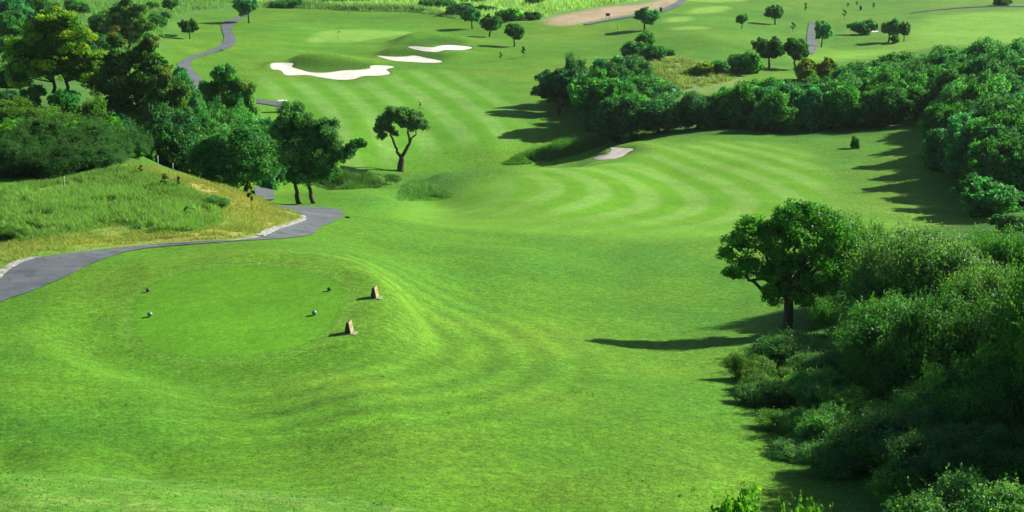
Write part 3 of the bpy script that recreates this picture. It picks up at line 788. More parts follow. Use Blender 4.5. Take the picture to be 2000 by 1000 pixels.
KIND = {'wood': ('oak_tree', 'tree'), 'lone': ('round_tree', 'tree'), 'bush': ('shrub', 'shrub'), 'yellow': ('shrub', 'shrub'), 'bright': ('shrub', 'shrub'), 'mixed': ('shrub', 'shrub'), 'feather': ('tamarisk_shrub', 'shrub'),
        'euc': ('eucalyptus_tree', 'tree'), 'russet': ('oak_tree', 'tree'), 'bigoak': ('oak_tree', 'tree'), 'twin': ('oak_tree', 'tree'), 'olive': ('olive_tree', 'tree'), 'corkoak': ('cork_oak_tree', 'tree'),
        'near': ('shrub', 'shrub'), 'low': ('shrub', 'shrub'), 'leafy': ('leafy_shrub', 'shrub'), 'sapling': ('sapling', 'sapling')}
def plant(key, px, top, wpx, label, base=None, d=None, group=None, rot=None, cx=None):
    """stand a plant on the ground: foot at a pixel (or at a distance), as tall and wide as it looks from there"""
    cm, tm, w0, h0 = T[key]
    if base is not None: g = at(px, base)[0]
    else:
        x = float(slopes(px, top)[0]) * d; g = np.array((x, d, float(height(x, d))))
    ztop = ZC + g[1] * float(slopes(px, top)[1])
    h = max(ztop - g[2], .3); w = wpx * g[1] / F * 1.02
    nm, cat = KIND[key.rstrip('0123456789')]
    if rot is None: rot = random.uniform(0, 6.28)
    if tm is None: o = bpy.data.objects.new(nm, cm); COL.objects.link(o)
    else:
        o = bpy.data.objects.new(nm, None); COL.objects.link(o); o.empty_display_size = .5
        c = link('crown', cm, o); t = link('trunk', tm, o)
    o.location = g; o.rotation_euler = (random.uniform(-.05, .05), random.uniform(-.05, .05), rot); o.scale = (w / w0, w / w0, h / h0)
    tag(o, label, cat, group)
    return o

# ------------------------------------------------------------------ trees and shrubs, one by one: (kind, px, top, width px, label, base or d)
FARL = [
 ('lone1', 487, -14, 46, 'slender dark tree at the far bend of the grey cart path', dict(base=45)),
 ('lone0', 371, 35, 33, 'small dark round tree on the grass left of the winding cart path', dict(base=76)),
 ('lone2', 335, -6, 34, 'small tree in wild grass behind the one left of the winding path', dict(base=28)),
 ('bush0', 303, 24, 50, 'low dark rounded shrub beside the tall lit tree', dict(base=49)),
 ('euc2', 245, -10, 96, 'tall broad tree with yellow lit right side above the russet-topped one', dict(d=290, rot=0)),
 ('bigoak', 207, 8, 76, 'dark shaded tree touching the left of the tall lit tree', dict(d=302)),
 ('bush1', 70, 22, 60, 'pale topped shrub just behind the crown of the big two-stemmed eucalyptus', dict(d=290)),
 ('bush2', 100, 2, 60, 'dark rounded shrub higher up the slope behind the big eucalyptus', dict(d=315)),
 ('wood0', 60, -18, 75, 'dark tree in the shaded upper left corner, right of the corner pair', dict(d=330)),
 ('wood1', 15, -25, 80, 'dark tree filling the very corner at upper left', dict(d=300)),
 ('wood2', 22, 15, 60, 'shaded dark tree below the corner one at the left edge', dict(d=285)),
 ('bush0', 145, -4, 55, 'dark shrub on the wild slope between the corner trees and the tall lit tree', dict(d=360)),
 ('bush1', 175, 88, 34, 'small low shrub in wild grass between the two big eucalyptus trees', dict(d=255)),
 ('euc0', 102, 12, 196, 'big two-stemmed eucalyptus with yellow-green lit right side over the bank', dict(d=168, rot=0)),
 ('euc1', 264, 52, 190, 'tall ragged eucalyptus with three russet-brown tops', dict(d=160, rot=0)),
 ('euc2', 322, 136, 116, 'smaller eucalyptus with a russet top, right of the tall ragged one', dict(d=150, rot=0)),
 ('wood1', 350, 112, 74, 'dark bushy tree peeping out to the right behind the russet-topped eucalyptus', dict(d=185)),
 ('wood3', 368, 160, 70, 'pale leaved small tree between the russet eucalyptus and the cart path', dict(d=160)),
 ('russet', 440, 121, 122, 'dark tree with a brownish right flank beside the cart path', dict(d=178, rot=0)),
 ('bigoak', 415, 186, 100, 'round crown in front of the brown-flanked tree, left one of two', dict(d=163)),
 ('bigoak', 480, 190, 96, 'round crown in front of the brown-flanked tree, right one of two', dict(d=168)),
 ('wood1', 520, 205, 80, 'dark crown between the cart path end and the two-trunk tree', dict(d=158)),
 ('bigoak', 375, 215, 150, 'dark shaded tree behind the crest of the straw bank, left of the large round oak', dict(d=141)),
 ('wood3', 335, 200, 100, 'olive coloured ragged tree behind the white stake on the bank crest', dict(d=139)),
 ('bigoak', 458, 224, 200, 'large round dark oak at the foot of the straw bank', dict(d=133)),
 ('twin', 596, 194, 182, 'oak on two dark trunks beside the path bend, one arm of leaves reaching right', dict(base=398, rot=0)),
 # left bank thicket
 ('mixed', 40, 205, 110, 'leafy yellow-green shrub under the big eucalyptus, at its left foot', dict(d=146)),
 ('mixed', 128, 222, 100, 'leafy yellow-green shrub under the big eucalyptus, in front of its stems', dict(d=140)),
 ('mixed', 178, 186, 66, 'upright yellow-green bush between the two big eucalyptus trees', dict(d=152)),
 ('bright', 214, 226, 52, 'small vivid green shrub above the feathery thicket', dict(d=139)),
 ('bright', 10, 232, 100, 'vivid green shrub at the left edge above the feathery thicket', dict(d=127)),
 ('bright', 150, 232, 70, 'vivid green shrub between the yellow-green ones and the feathery thicket', dict(d=134)),
 ('feather0', 80, 240, 140, 'feathery grey-green shrub at the back left of the thicket on the bank', dict(d=121)),
 ('feather1', 178, 246, 150, 'feathery grey-green shrub at the back middle of the thicket on the bank', dict(d=122)),
 ('feather1', 45, 262, 80, 'small feathery shrub in the middle of the thicket, left part', dict(d=117)),
 ('feather0', 140, 268, 90, 'small feathery shrub in the middle of the thicket, between the back and front ones', dict(d=116)),
 ('feather1', 215, 272, 90, 'small feathery shrub in the middle of the thicket, right part', dict(d=117)),
 ('feather0', 250, 258, 110, 'feathery grey-green shrub at the right end of the thicket, near the white stake', dict(d=122)),
 ('feather1', 20, 284, 150, 'feathery dark shrub at the front left edge of the thicket', dict(d=112)),
 ('feather0', 110, 290, 150, 'feathery dark shrub at the front middle of the thicket, above the tall grass', dict(d=112)),
 ('feather1', 195, 290, 120, 'feathery dark shrub at the front right of the thicket, above the tall grass', dict(d=114)),
 # top middle
 ('lone3', 922, 14, 37, 'round tree with a forked stem, left of three beside the rear bunker', dict(base=56)),
 ('lone0', 957, 27, 46, 'dense round tree, middle of three beside the rear bunker', dict(base=72)),
 ('lone2', 1004, 43, 43, 'round tree on a short forked stem, right of three beside the rear bunker', dict(base=91)),
 ('sapling0', 1023, 90, 13, 'thin sapling just below the right tree of three', dict(base=113)),
 ('sapling1', 978, 102, 8, 'tiny staked sapling on the grass below the three round trees', dict(base=119)),
 ('bush0', 563, -6, 62, 'dark shrub in the reed belt right of the slender path tree', dict(base=16)),
 ('bush1', 640, -14, 50, 'dark shrub at the top edge behind the reed belt, above the green', dict(base=6)),
 ('bush2', 700, -12, 50, 'shrub at the top edge behind the reed belt, right of the flagstick', dict(base=5)),
 ('bush0', 845, -6, 50, 'dark shrub in the reeds, between the reed belt and the three round trees', dict(base=17)),
 ('bush2', 880, -4, 34, 'small lighter shrub in the reeds, close beside a darker one', dict(base=17)),
 ('bush1', 898, 5, 56, 'wide dark shrub behind the left tree of three', dict(base=31)),
 ('bush2', 945, 8, 42, 'shrub between the left and middle trees of three', dict(base=27)),
 ('bush0', 996, 12, 62, 'wide dark shrub beside the pale wild grass, above the right tree of three', dict(base=40)),
 ('bush1', 1040, 22, 34, 'low shrub between the wide dark shrub and the bare earth', dict(base=39)),
 ('bush2', 1042, -10, 40, 'dark shrub in pale wild grass at the top edge above the bare earth', dict(base=11)),
 ('bush0', 930, -12, 60, 'dark shrub at the top edge left of the pale wild grass', dict(base=6)),
 # top right
 ('lone1', 1258, 13, 48, 'tree on the grass in front of the distant path beside the bare earth', dict(base=58)),
 ('bush0', 1261, 56, 42, 'rounded dark shrub right below the tree by the distant path', dict(base=88)),
 ('bush1', 1238, 80, 46, 'dark shrub above the pale feathery trees, left of a cluster of three', dict(base=112)),
 ('bush2', 1276, 84, 46, 'shrub in the middle of a cluster of three above the wild grass', dict(base=117)),
 ('bush0', 1304, 91, 26, 'small shrub at the right of a cluster of three above the wild grass', dict(base=108)),
 ('lone2', 1449, 25, 25, 'small leaning tree left of the round tree at the far tees', dict(base=56)),
 ('lone0', 1513, 8, 40, 'round tree on a slanting stem at the far tees, its shadow on the left', dict(base=48)),
 ('sapling0', 1548, 44, 13, 'small round sapling right of the slanting-stem tree', dict(base=63)),
 ('lone3', 1604, 39, 36, 'thin leaved tree on two slender stems beside the pale path', dict(base=92)),
 ('bush2', 1687, 36, 49, 'dense flat-topped round tree left of the tiny bunker', dict(base=68)),
 ('lone1', 1735, 36, 44, 'dense dark tree right of the tiny bunker', dict(base=82)),
 ('lone0', 1765, 41, 26, 'narrow tree at the right side of the dense dark one', dict(base=81)),
 ('bush1', 1748, 68, 18, 'small round bush under the two trees right of the tiny bunker', dict(base=85)),
 ('bush0', 1956, -8, 40, 'low dark shrub at the top edge by the thin far path', dict(base=11)),
 ('sapling1', 1572, 5, 9, 'bare stemmed sapling near the top, left of the pale path', dict(base=27)),
 ('sapling0', 1649, 19, 11, 'thin sapling just up and left of the flat-topped round tree', dict(base=38)),
 ('sapling1', 1673, 2, 7, 'tiny sapling at the top between two others', dict(base=13)),
 ('sapling0', 1656, 5, 9, 'tiny dark sapling with a bushy foot near the top edge', dict(base=16)),
 ('sapling1', 1705, 5, 9, 'small sapling above the dense dark tree', dict(base=19)),
 ('lone0', 1502, 69, 56, 'round teal tree with visible stems, left of two beside the dark bush', dict(base=133)),
 ('lone2', 1551, 71, 54, 'round teal tree hanging low, right of two beside the dark bush', dict(base=136)),
 ('bush0', 1456, 94, 76, 'big dense dark bush left of the pair of round teal trees', dict(base=142)),
 ('yellow', 1368, 116, 50, 'yellow-green shrub in the pale wild grass', dict(base=146)),
 ('bush1', 1402, 117, 46, 'grey-green shrub between the yellow-green one and the dense dark bush', dict(base=145)),
 ('yellow', 1580, 108, 50, 'bright yellow-green shrub at the edge of the wood, below the pale path', dict(d=268)),
 ('yellow', 1618, 106, 40, 'smaller yellow-green shrub at the edge of the wood, right of its bright twin', dict(d=268)),
 # left end of the wood
 ('lone3', 1092, 130, 92, 'pale olive tree on two trunks at the left tip of the wood', dict(base=222)),
 ('wood3', 1125, 102, 52, 'teal tree rising at the left tip of the wood', dict(d=246)),
 ('wood1', 1190, 97, 74, 'broad teal tree at the upper left of the wood', dict(d=252)),
 ('wood3', 1246, 106, 58, 'teal tree at the upper edge of the wood, beside the wild grass', dict(d=250)),
 ('lone0', 1163, 140, 112, 'dark oak with a bare trunk by the footbridge', dict(base=249)),
 ('wood2', 1100, 130, 60, 'dark crown behind the pale olive tree', dict(d=245)),
 ('wood0', 1155, 128, 60, 'dark crown between the pale olive tree and the broad teal tree', dict(d=240)),
 ('bush1', 1182, 212, 34, 'pale lit shrub beside the bare trunk of the dark oak', dict(d=214)),
 ('bush2', 1152, 226, 26, 'small grey-green shrub left of the bare oak trunk', dict(d=220)),
 ('bush1', 1292, 158, 60, 'grey-green shrub where the wood meets the pale wild grass', dict(d=240)),
 # on and around the near fairway
 ('olive', 783, 207, 106, 'olive tree with a divided crown and forked trunk alone in the hollow', dict(base=334, rot=0)),
 ('bush0', 1669, 262, 19, 'small dark cone of a bush alone at the edge of the near fairway', dict(base=289)),
 ('bush2', 1940, 340, 134, 'rounded lit shrub at the right edge where the tree shadow ends', dict(d=134)),
 ('bush0', 1990, 415, 110, 'shaded shrub at the right edge below the rounded lit one', dict(d=118)),
 ('bush1', 1985, 372, 80, 'shrub at the right edge tucked behind the rounded lit one', dict(d=142)),
 # near right
 ('corkoak', 1537, 391, 292, 'cork oak with a bare trunk at the edge of the near thicket', dict(base=653, rot=.2)),
 ('near0', 1632, 500, 120, 'green shrub just behind the right half of the cork oak crown', dict(d=84)),
 ('near2', 1690, 414, 130, 'silvery shrub behind the right side of the cork oak', dict(d=88)),
 ('near2', 1800, 440, 300, 'large pale flowering shrub right of the cork oak', dict(d=74)),
 ('near1', 1985, 430, 170, 'dark tree-like shrub at the right edge behind the large pale shrub', dict(d=86)),
 ('near0', 1945, 500, 240, 'olive green shrub at the right edge in front of the large pale shrub', dict(d=66)),
 ('near1', 1655, 565, 130, 'shaded shrub right behind the cork oak trunk', dict(d=79)),
 ('near1', 1770, 560, 230, 'dark shrub in the deep shade below the large pale shrub', dict(d=66)),
 ('near0', 1745, 575, 180, 'dark shrub in the shade between the cork oak trunk and the large pale shrub', dict(d=72)),
 ('near1', 1790, 590, 300, 'black-green tall shrub deep in the middle of the near thicket', dict(d=60)),
 ('near1', 1990, 580, 240, 'shaded shrub at the right edge under the olive green one', dict(d=59)),
 ('near0', 1900, 740, 320, 'dark shrub with few lit leaves in the lower right of the near thicket', dict(d=51)),
 ('near1', 1985, 830, 300, 'black-green shrub at the right edge above the leafy sprays', dict(d=44)),
 ('near1', 1870, 860, 300, 'dark shrub just behind the bright leafy sprays', dict(d=43)),
 ('near1', 1775, 690, 190, 'dark shrub behind the sunlit low one with yellowish tips', dict(d=60)),
 ('wood1', 25, 118, 80, 'shaded dark tree left of the big two-stemmed eucalyptus', dict(d=190)),
 ('bush0', 60, 160, 60, 'grey-green shrub under the big eucalyptus, left of its stems', dict(d=166)),
 ('bush2', 120, 168, 60, 'grey-green shrub under the big eucalyptus, right of its stems', dict(d=165)),
 ('bush1', 5, 175, 60, 'shrub at the left edge beneath the shaded dark tree', dict(d=160)),
 ('bush2', 190, 60, 40, 'dark shrub in the banded shade below the tall lit tree', dict(d=285)),
 ('bush0', 330, 66, 30, 'wild shrub at the edge of the mown grass by the small dark tree', dict(d=330)),
 ('mixed', 20, 190, 90, 'yellow-green bush at the left edge, in front of the shaded dark tree', dict(d=152)),
 ('mixed', 85, 208, 80, 'yellow-green bush directly in front of the two eucalyptus stems', dict(d=151)),
 ('bush0', 205, 200, 70, 'dark green bush filling the gap between the two big eucalyptus trees', dict(d=158)),
 ('bush2', 235, 215, 80, 'dark bush at the foot of the tall ragged eucalyptus', dict(d=148)),
 ('bush0', 300, 235, 90, 'dark bush at the foot of the smaller russet-topped eucalyptus', dict(d=137)),
 ('low0', 1610, 690, 150, 'low green shrub just right of the sunlit one before the cork oak', dict(d=66)),
 ('low1', 1475, 690, 110, 'low grassy shrub at the leftmost tip of the near thicket', dict(d=66)),
 ('low0', 1570, 860, 150, 'low shrub at the thicket edge in the shade above the leafy sprays', dict(d=51)),
 ('low0', 1500, 745, 130, 'low loose green shrub on the grass edge, below the cork oak', dict(d=60)),
 ('low1', 1560, 800, 150, 'low green shrub at the thicket edge, halfway down to the leafy sprays', dict(d=55)),
 ('low0', 1640, 800, 170, 'low green shrub beside the sunlit one with yellowish tips', dict(d=52)),
 ('low0', 1550, 652, 225, 'low sunlit shrub in front of the cork oak trunk', dict(d=70)),
 ('low1', 1500, 715, 130, 'low loose shrub at the edge of the grass below the sunlit one', dict(d=63)),
 ('low0', 1600, 725, 150, 'low green shrub in the middle of the thicket edge', dict(d=60)),
 ('near1', 1880, 545, 320, 'dark tall shrub in the middle of the near thicket', dict(d=57)),
 ('low1', 1690, 770, 250, 'sunlit low shrub with yellowish tips in the middle of the near thicket', dict(d=53)),
 ('near1', 1960, 690, 300, 'shrub with scattered lit leaves at the right edge of the near thicket', dict(d=49)),
 ('near1', 1800, 800, 330, 'dark shaded shrub low in the near thicket', dict(d=47)),
 ('low0', 1660, 860, 190, 'dark low shrub spilling onto the grass at the thicket foot', dict(d=48)),
 ('low1', 1790, 925, 210, 'dark low shrub near the bottom edge, left of the leafy sprays', dict(d=42)),
 ('low0', 1905, 940, 330, 'bright leafy shrub with upright sprays at the bottom right corner', dict(d=36.5)),
 ('leafy', 1432, 928, 165, 'fresh green leafy shrub at the bottom edge, left of two', dict(d=34.5)),
 ('leafy', 1570, 946, 130, 'fresh green leafy shrub at the bottom edge, right of two', dict(d=35)),
 # saplings on the bank
 ('sapling0', 322, 338, 26, 'leafy sapling on the straw bank just under the white stake', dict(base=369)),
 ('sapling1', 351, 344, 14, 'thin sapling on the straw bank right of the leafy one', dict(base=369)),
 ('sapling1', 276, 322, 12, 'thin sapling at the top of the straw bank', dict(base=342)),
 ('sapling0', 364, 403, 12, 'thin sapling standing in the tall bank grass', dict(base=426)),
 ('sapling1', 492, 355, 18, 'tall bare sapling near the bend of the cart path', dict(base=411)),
 ('sapling0', 429, 342, 20, 'pale sapling on the bank crest before the large oak', dict(base=366)),
 ('sapling1', 481, 350, 18, 'pale sapling on the bank crest nearest the path bend', dict(base=378)),
 ('low0', 424, 381, 56, 'dark sprawling shrub among the straw on the bank', dict(base=403)),
 ('low1', 163, 399, 26, 'small dark shrub alone in the tall bank grass', dict(base=416)),
 ('low1', 25, 440, 70, 'low dark weed clump at the left edge of the bank', dict(base=468)),
]
for k_, px, top, wpx, lab, kw in FARL:
    plant(k_, px, top, wpx, lab, **kw)

# unseen tall growth added beyond the right edge to shade the thicket
for i, (px, d, h, w) in enumerate(((2165, 67, 6.4, 7), (2170, 60, 7.0, 7.5), (2190, 54, 7.8, 7.5), (2205, 48, 8.2, 7), (2250, 43, 8, 7))):
    cm, tm, w0, h0 = T['near%d' % (i % 2)]
    xx = (px - 1000) / F * d * 1.02
    o = bpy.data.objects.new('shrub', cm); COL.objects.link(o)
    o.location = (xx, d, float(height(xx, d))); o.rotation_euler = (0, 0, i * 1.3); o.scale = (w / w0, w / w0, h / h0)
    tag(o, 'tall unseen growth added right of the near thicket to shade it', 'shrub', 'growth added to shade the near thicket')
# small shrubs scattered over the wild slope
sr = np.random.default_rng(31)
for i in range(34):
    px, py = sr.uniform(0, 330), sr.uniform(8, 130)
    if px > 300 and py > 60: continue
    g = at(px, py)[0]; w = sr.uniform(1.6, 4.2)
    cm, tm, w0, h0 = T['bush%d' % sr.integers(0, 3)]
    o = bpy.data.objects.new('shrub', cm); COL.objects.link(o)
    o.location = g; o.rotation_euler = (0, 0, sr.uniform(0, 6)); o.scale = (w / w0, w / w0, w * sr.uniform(.6, 1.0) / h0)
    tag(o, 'small green shrub scattered with others over the wild grass slope at upper left', 'shrub', 'small shrubs on the wild slope')
# the wood on the right: every oak its own object
OUT = np.array([(1060,160),(1100,120),(1195,110),(1240,125),(1270,140),(1310,160),(1360,160),(1410,155),(1470,148),(1540,140),(1600,128),(1640,116),(1690,112),(1730,100),(1755,86),(1790,90),(1830,80),(1900,76),(1960,70),(2000,62),(2120,50)])
FRONT = np.array([(1060,262),(1130,252),(1165,230),(1188,212),(1215,207),(1240,206),(1300,204),(1400,202),(1600,200),(1700,200),(1765,202),(1790,212),(1812,205),(1822,180),(1838,162),(1862,150),(1900,143),(1960,138),(2120,134)])
wr = np.random.default_rng(5)
nw = 0
dd = 134.0
while dd < 345:
    step = 4.6 + (dd - 134) * .012
    x = 1080.0 + wr.uniform(0, 60)
    while x < 2110:
        w = wr.uniform(5.6, 8.4); h = wr.uniform(5.4, 8.3) if x < 1780 else wr.uniform(6, 9)
        d = dd + wr.uniform(-1.8, 1.8)
        x += w * .74 * F / d
        if d < np.interp(x, FRONT[:, 0], FRONT[:, 1]): continue
        xw = (x - 1000) / F * d * 1.02
        zg = float(height(xw, d))
        tx, ty = proj(xw, d, zg + h)
        if ty < np.interp(tx, OUT[:, 0], OUT[:, 1]) or tx > 2075: continue
        if nw >= 290: continue
        g = (xw, d, zg)
        cm, tm, w0, h0 = T['wood%d' % wr.integers(0, 4)]
        o = bpy.data.objects.new('oak_tree', None); COL.objects.link(o)
        link('crown', cm, o); link('trunk', tm, o)
        o.location = g; o.rotation_euler = (0, 0, wr.uniform(0, 6.28)); o.scale = (w / w0, w / w0, h / h0)
        tag(o, 'rounded dark green oak packed among the others in the wood on the right', 'tree', 'oaks of the wood on the right')
        nw += 1
    dd += step
print('wood', nw)
for o in bpy.data.objects:
    if 'label' in o.keys() and len(o['label'].split()) > 15: print('LONG', o.name, o['label'])

# ------------------------------------------------------------------ long grass and reeds (nobody could count the blades)
def blades(name, pix, n, h, w, c1, c2, lean=.35, seed=1, gap=0.0, kind='stuff', pw=None, even=False, without=()):
    r = np.random.default_rng(seed)
    pl = world_poly(pix, 4) if pw is None else pw
    lo, hi = pl.min(0), pl.max(0)
    q = r.uniform(lo, hi, (n * 4, 2))
    if even:       # nearer ground carries more blades
        s_ = smooth_closed(pix, 4); pp = r.uniform(s_.min(0), s_.max(0), (int(n * 1.6), 2))
        pp = pp[sdist(pp[:, 0], pp[:, 1], s_) > 0]
        q = np.vstack([ray_hit(pp[i:i + 4000, 0], pp[i:i + 4000, 1], FAST) for i in range(0, len(pp), 4000)])
    q = q[sdist(q[:, 0], q[:, 1], pl) > 0]
    for w_ in without: q = q[sdist(q[:, 0], q[:, 1], w_) < .05]
    if gap: 
        g = vnoise(q[:, 0], q[:, 1], 1.3, seed) * .6 + vnoise(q[:, 0], q[:, 1], .5, seed + 1) * .4
        q = q[g > gap]
    q = q[:n]; m = len(q)
    z = height(q[:, 0], q[:, 1]) - .03
    big = vnoise(q[:, 0], q[:, 1], 3.1, seed + 5)
    edge = np.clip(sdist(q[:, 0], q[:, 1], pl) / (h * 1.6), .3, 1)
    hh = h * r.uniform(.55, 1.25, m) * (.7 + .6 * big) * edge
    a = r.uniform(0, 6.28, m)
    b = np.column_stack([q, z])
    d = np.column_stack([np.cos(a), np.sin(a), np.zeros(m)])
    l = np.column_stack([r.normal(size=m) * lean - .10, r.normal(size=m) * lean, np.ones(m)]) * hh[:, None]
    ww = (w * r.uniform(.6, 1.4, m))[:, None]
    t = r.uniform(0, 1, (m, 1))
    c = (np.array(c1) * (1 - t) + np.array(c2) * t) * r.uniform(.8, 1.2, (m, 1)) * (.8 + .4 * big[:, None])
    V = np.stack([b - d * ww, b + d * ww, b + l * .62 + d * ww * .7, b + l], 1).reshape(-1, 3)
    me = new_mesh(name, V, np.arange(4 * m).reshape(m, 4), M_BLADE, np.repeat(c, 4, 0))
    return tag(link(name, me), kind=kind)

def FAST(x, y):
    # bilinear look-up of the ground already computed
    ri = np.interp(y, rows, np.arange(len(rows))); ci = np.interp(x / np.maximum(y, 1), us, np.arange(len(us)))
    r0 = np.clip(ri.astype(int), 0, len(rows) - 2); c0 = np.clip(ci.astype(int), 0, len(us) - 2); fr = ri - r0; fc_ = ci - c0
    return (GZ[r0, c0] * (1 - fr) + GZ[r0 + 1, c0] * fr) * (1 - fc_) + (GZ[r0, c0 + 1] * (1 - fr) + GZ[r0 + 1, c0 + 1] * fr) * fc_
s_ = ribbon_poly([(0,541),(30,520),(60,507),(120,497),(200,488),(300,478),(380,473),(450,470)], [(0,592),(60,570),(130,540),(170,520),(230,497),(290,485),(370,478),(470,471)])
PATHW = at(s_[:, 0], s_[:, 1])[:, :2]
blades('turf_blades', [(-20,1020),(-20,560),(60,560),(180,508),(300,480),(480,462),(700,430),(1000,440),(1300,440),(1480,520),(1520,660),(1460,760),(1560,900),(1620,1020)], 150000, .055, .016, (.032, .130, .006), (.150, .280, .040), .8, 17, 0, even=True, without=(PATHW, poly['TEE']))
blades('tall_grass', [(0,470),(0,372),(110,352),(230,326),(300,338),(370,366),(430,398),(440,430),(380,455),(280,455),(230,440),(120,462)], 60000, .5, .024, (.085, .23, .035), (.19, .33, .09), .45, 3, .36)
blades('dry_grass', [(240,322),(300,330),(380,352),(460,375),(530,402),(575,425),(540,440),(480,438),(430,405),(360,368),(290,348)], 22000, .2, .016, (.26, .32, .08), (.46, .43, .15), .7, 4, .45)
blades('bank_grass', [(200,345),(245,318),(300,326),(380,348),(460,371),(530,397),(590,418),(600,428),(560,444),(480,464),(400,470),(300,474),(150,490),(0,515),(0,455),(200,440)], 42000, .26, .018, (.11, .21, .03), (.30, .32, .10), .6, 16, .42)
blades('dry_grass', [(-40,500),(60,488),(200,476),(330,466),(460,458),(520,445),(430,442),(330,445),(200,458),(80,464),(-40,470)], 22000, .16, .014, (.13, .27, .03), (.36, .36, .09), .6, 5, .4)
blades('reeds', [(612,352),(660,340),(760,342),(785,352),(740,366),(640,370)], 16000, 1.3, .035, (.04, .15, .02), (.11, .26, .06), .35, 6, .38)
blades('reeds', [(776,391),(782,370),(800,356),(835,356),(862,368),(888,382),(860,391),(820,393)], 11000, .8, .025, (.05, .15, .035), (.10, .25, .07), .35, 7, .28)
blades('reeds', [(985,322),(1020,300),(1060,290),(1110,278),(1165,268),(1185,280),(1130,300),(1070,316)], 24000, 1.3, .04, (.04, .16, .025), (.11, .28, .06), .35, 8, .4)
blades('reeds', [(495,18),(520,10),(600,12),(700,17),(830,20),(900,34),(890,38),(820,25),(700,22),(600,17),(520,14)], 16000, 2.3, .13, (.08, .23, .07), (.22, .36, .13), .3, 9, .3)
blades('wild_grass', [(500,6),(520,-12),(800,-14),(1000,-12),(1150,-10),(1280,-8),(1180,12),(1100,22),(1060,38),(980,38),(900,30),(700,14)], 26000, 1.4, .16, (.12, .29, .08), (.26, .40, .15), .4, 10, .42)
blades('wild_grass', [(0,140),(0,-15),(460,-15),(440,15),(380,22),(330,45),(325,72),(300,92),(250,115),(230,160),(120,160)], 30000, .9, .11, (.06, .18, .035), (.14, .28, .075), .5, 11, .45)
blades('wild_grass', [(1218,122),(1270,114),(1330,114),(1420,140),(1438,152),(1400,166),(1300,178),(1240,158)], 9000, .7, .08, (.17, .32, .08), (.34, .42, .16), .5, 12, .5)
blades('weeds', [(0,935),(0,700),(220,720),(700,735),(1050,720),(1200,800),(1350,1000),(800,1000)], 9000, .07, .05, (.04, .20, .012), (.07, .27, .02), 1.4, 13, .78)

# white lip of concrete along the inside of the near path
def mat_conc():
    k = N('pale_concrete'); p = geo_pos(k)
    a = k.noise(3.0, 4, .65, p)
    c = k.ramp(a, [(.35, (.14, .15, .12)), (.68, (.46, .46, .44))]); k.bump(a, .5, .05)
    return k.fin(c, .9, .1)
M_CONC = mat_conc()
def kerb(pix, w, h, label):
    s = smooth_open(pix, 6); g = at(s[:, 0], s[:, 1])[:, :2]
    t = unit(np.gradient(g, axis=0)); nrm = np.column_stack([-t[:, 1], t[:, 0]])
    r = np.random.default_rng(3); ww = (w * r.uniform(.75, 1.2, len(g)))[:, None]
    V, Fc = [], []
    L, R_ = g + nrm * ww * .5, g - nrm * ww * .5
    zl, zr = height(L[:, 0], L[:, 1]), height(R_[:, 0], R_[:, 1])
    for i in range(len(g)):
        V += [(*L[i], zl[i] - .15), (*L[i], zl[i] + h), (*R_[i], zr[i] + h * .55), (*R_[i], zr[i] - .15)]
    for i in range(len(g) - 1):
        for q in range(3):
            Fc.append((4 * i + q, 4 * i + q + 1, 4 * i + q + 5, 4 * i + q + 4))
    Fc += [(0, 1, 2, 3), tuple(4 * (len(g) - 1) + q for q in (3, 2, 1, 0))]
    o = link('path_kerb', new_mesh('path_kerb', V, Fc, M_CONC))
    tag(o, label, 'kerb')
kerb([(588,421),(591,428),(578,434),(555,441),(530,450),(508,461)], .60, .10, 'broad pale concrete kerb round the inside of the cart path bend')
kerb([(506,462),(480,466.5),(450,470),(410,472),(370,474.5),(310,478)], .28, .08, 'thin pale concrete kerb along the straight of the near cart path')
kerb([(-12,548),(5,532),(20,522),(36,513),(56,507),(72,503)], .55, .10, 'rough white kerb of the cart path at the left edge')

# ------------------------------------------------------------------ tee furniture
M_STONE_D = mat_plain('dark_stone', (.05, .055, .05), .85, .1)
def mat_plaque():
    k = N('sandstone_plaque'); p = k.n('ShaderNodeTexCoord').outputs['Object']
    a = k.noise(14, 4, .6, p)
    c = k.ramp(a, [(.3, (.28, .23, .12)), (.7, (.40, .33, .19))]); k.bump(a, .3, .01)
    return k.fin(c, .8, .2)
M_PLAQ = mat_plaque()
M_INK = mat_plain('engraved_dark', (.10, .08, .05), .8, .1)
M_SLAB = mat_plain('worn_slab', (.27, .27, .18), .9, .1, .25)
M_BALL_G = mat_plain('pale_green_paint', (.10, .22, .14), .35, .5)
M_BALL_W = mat_plain('painted_highlight', (.42, .50, .46), .35, .5)
M_BALL_D = mat_plain('dark_paint', (.015, .03, .022), .35, .5)
M_STEEL = mat_plain('dull_metal', (.10, .10, .10), .5, .5)
def prism(name, prof, y0, y1, mat, bev=.012, parent=None):
    bm = bmesh.new()
    a = [bm.verts.new((x, y0, z)) for x, z in prof]; b = [bm.verts.new((x, y1, z)) for x, z in prof]
    n = len(prof)
    bm.faces.new(a[::-1]) ; bm.faces.new(b)
    for i in range(n): bm.faces.new((a[i], a[(i + 1) % n], b[(i + 1) % n], b[i]))
    bmesh.ops.recalc_face_normals(bm, faces=bm.faces)
    if bev: bmesh.ops.bevel(bm, geom=bm.edges[:], offset=bev, segments=2, affect='EDGES')
    me = bpy.data.meshes.new(name); bm.to_mesh(me); bm.free(); me.materials.append(mat)
    return link(name, me, parent) if parent is not None else me
def box(name, c, s, mat, bev=.01, parent=None):
    x, y, z = c; a, b, h = s[0] / 2, s[1] / 2, s[2] / 2
    return prism(name, [(x - a, z - h), (x + a, z - h), (x + a, z + h), (x - a, z + h)], y - b, y + b, mat, bev, parent)
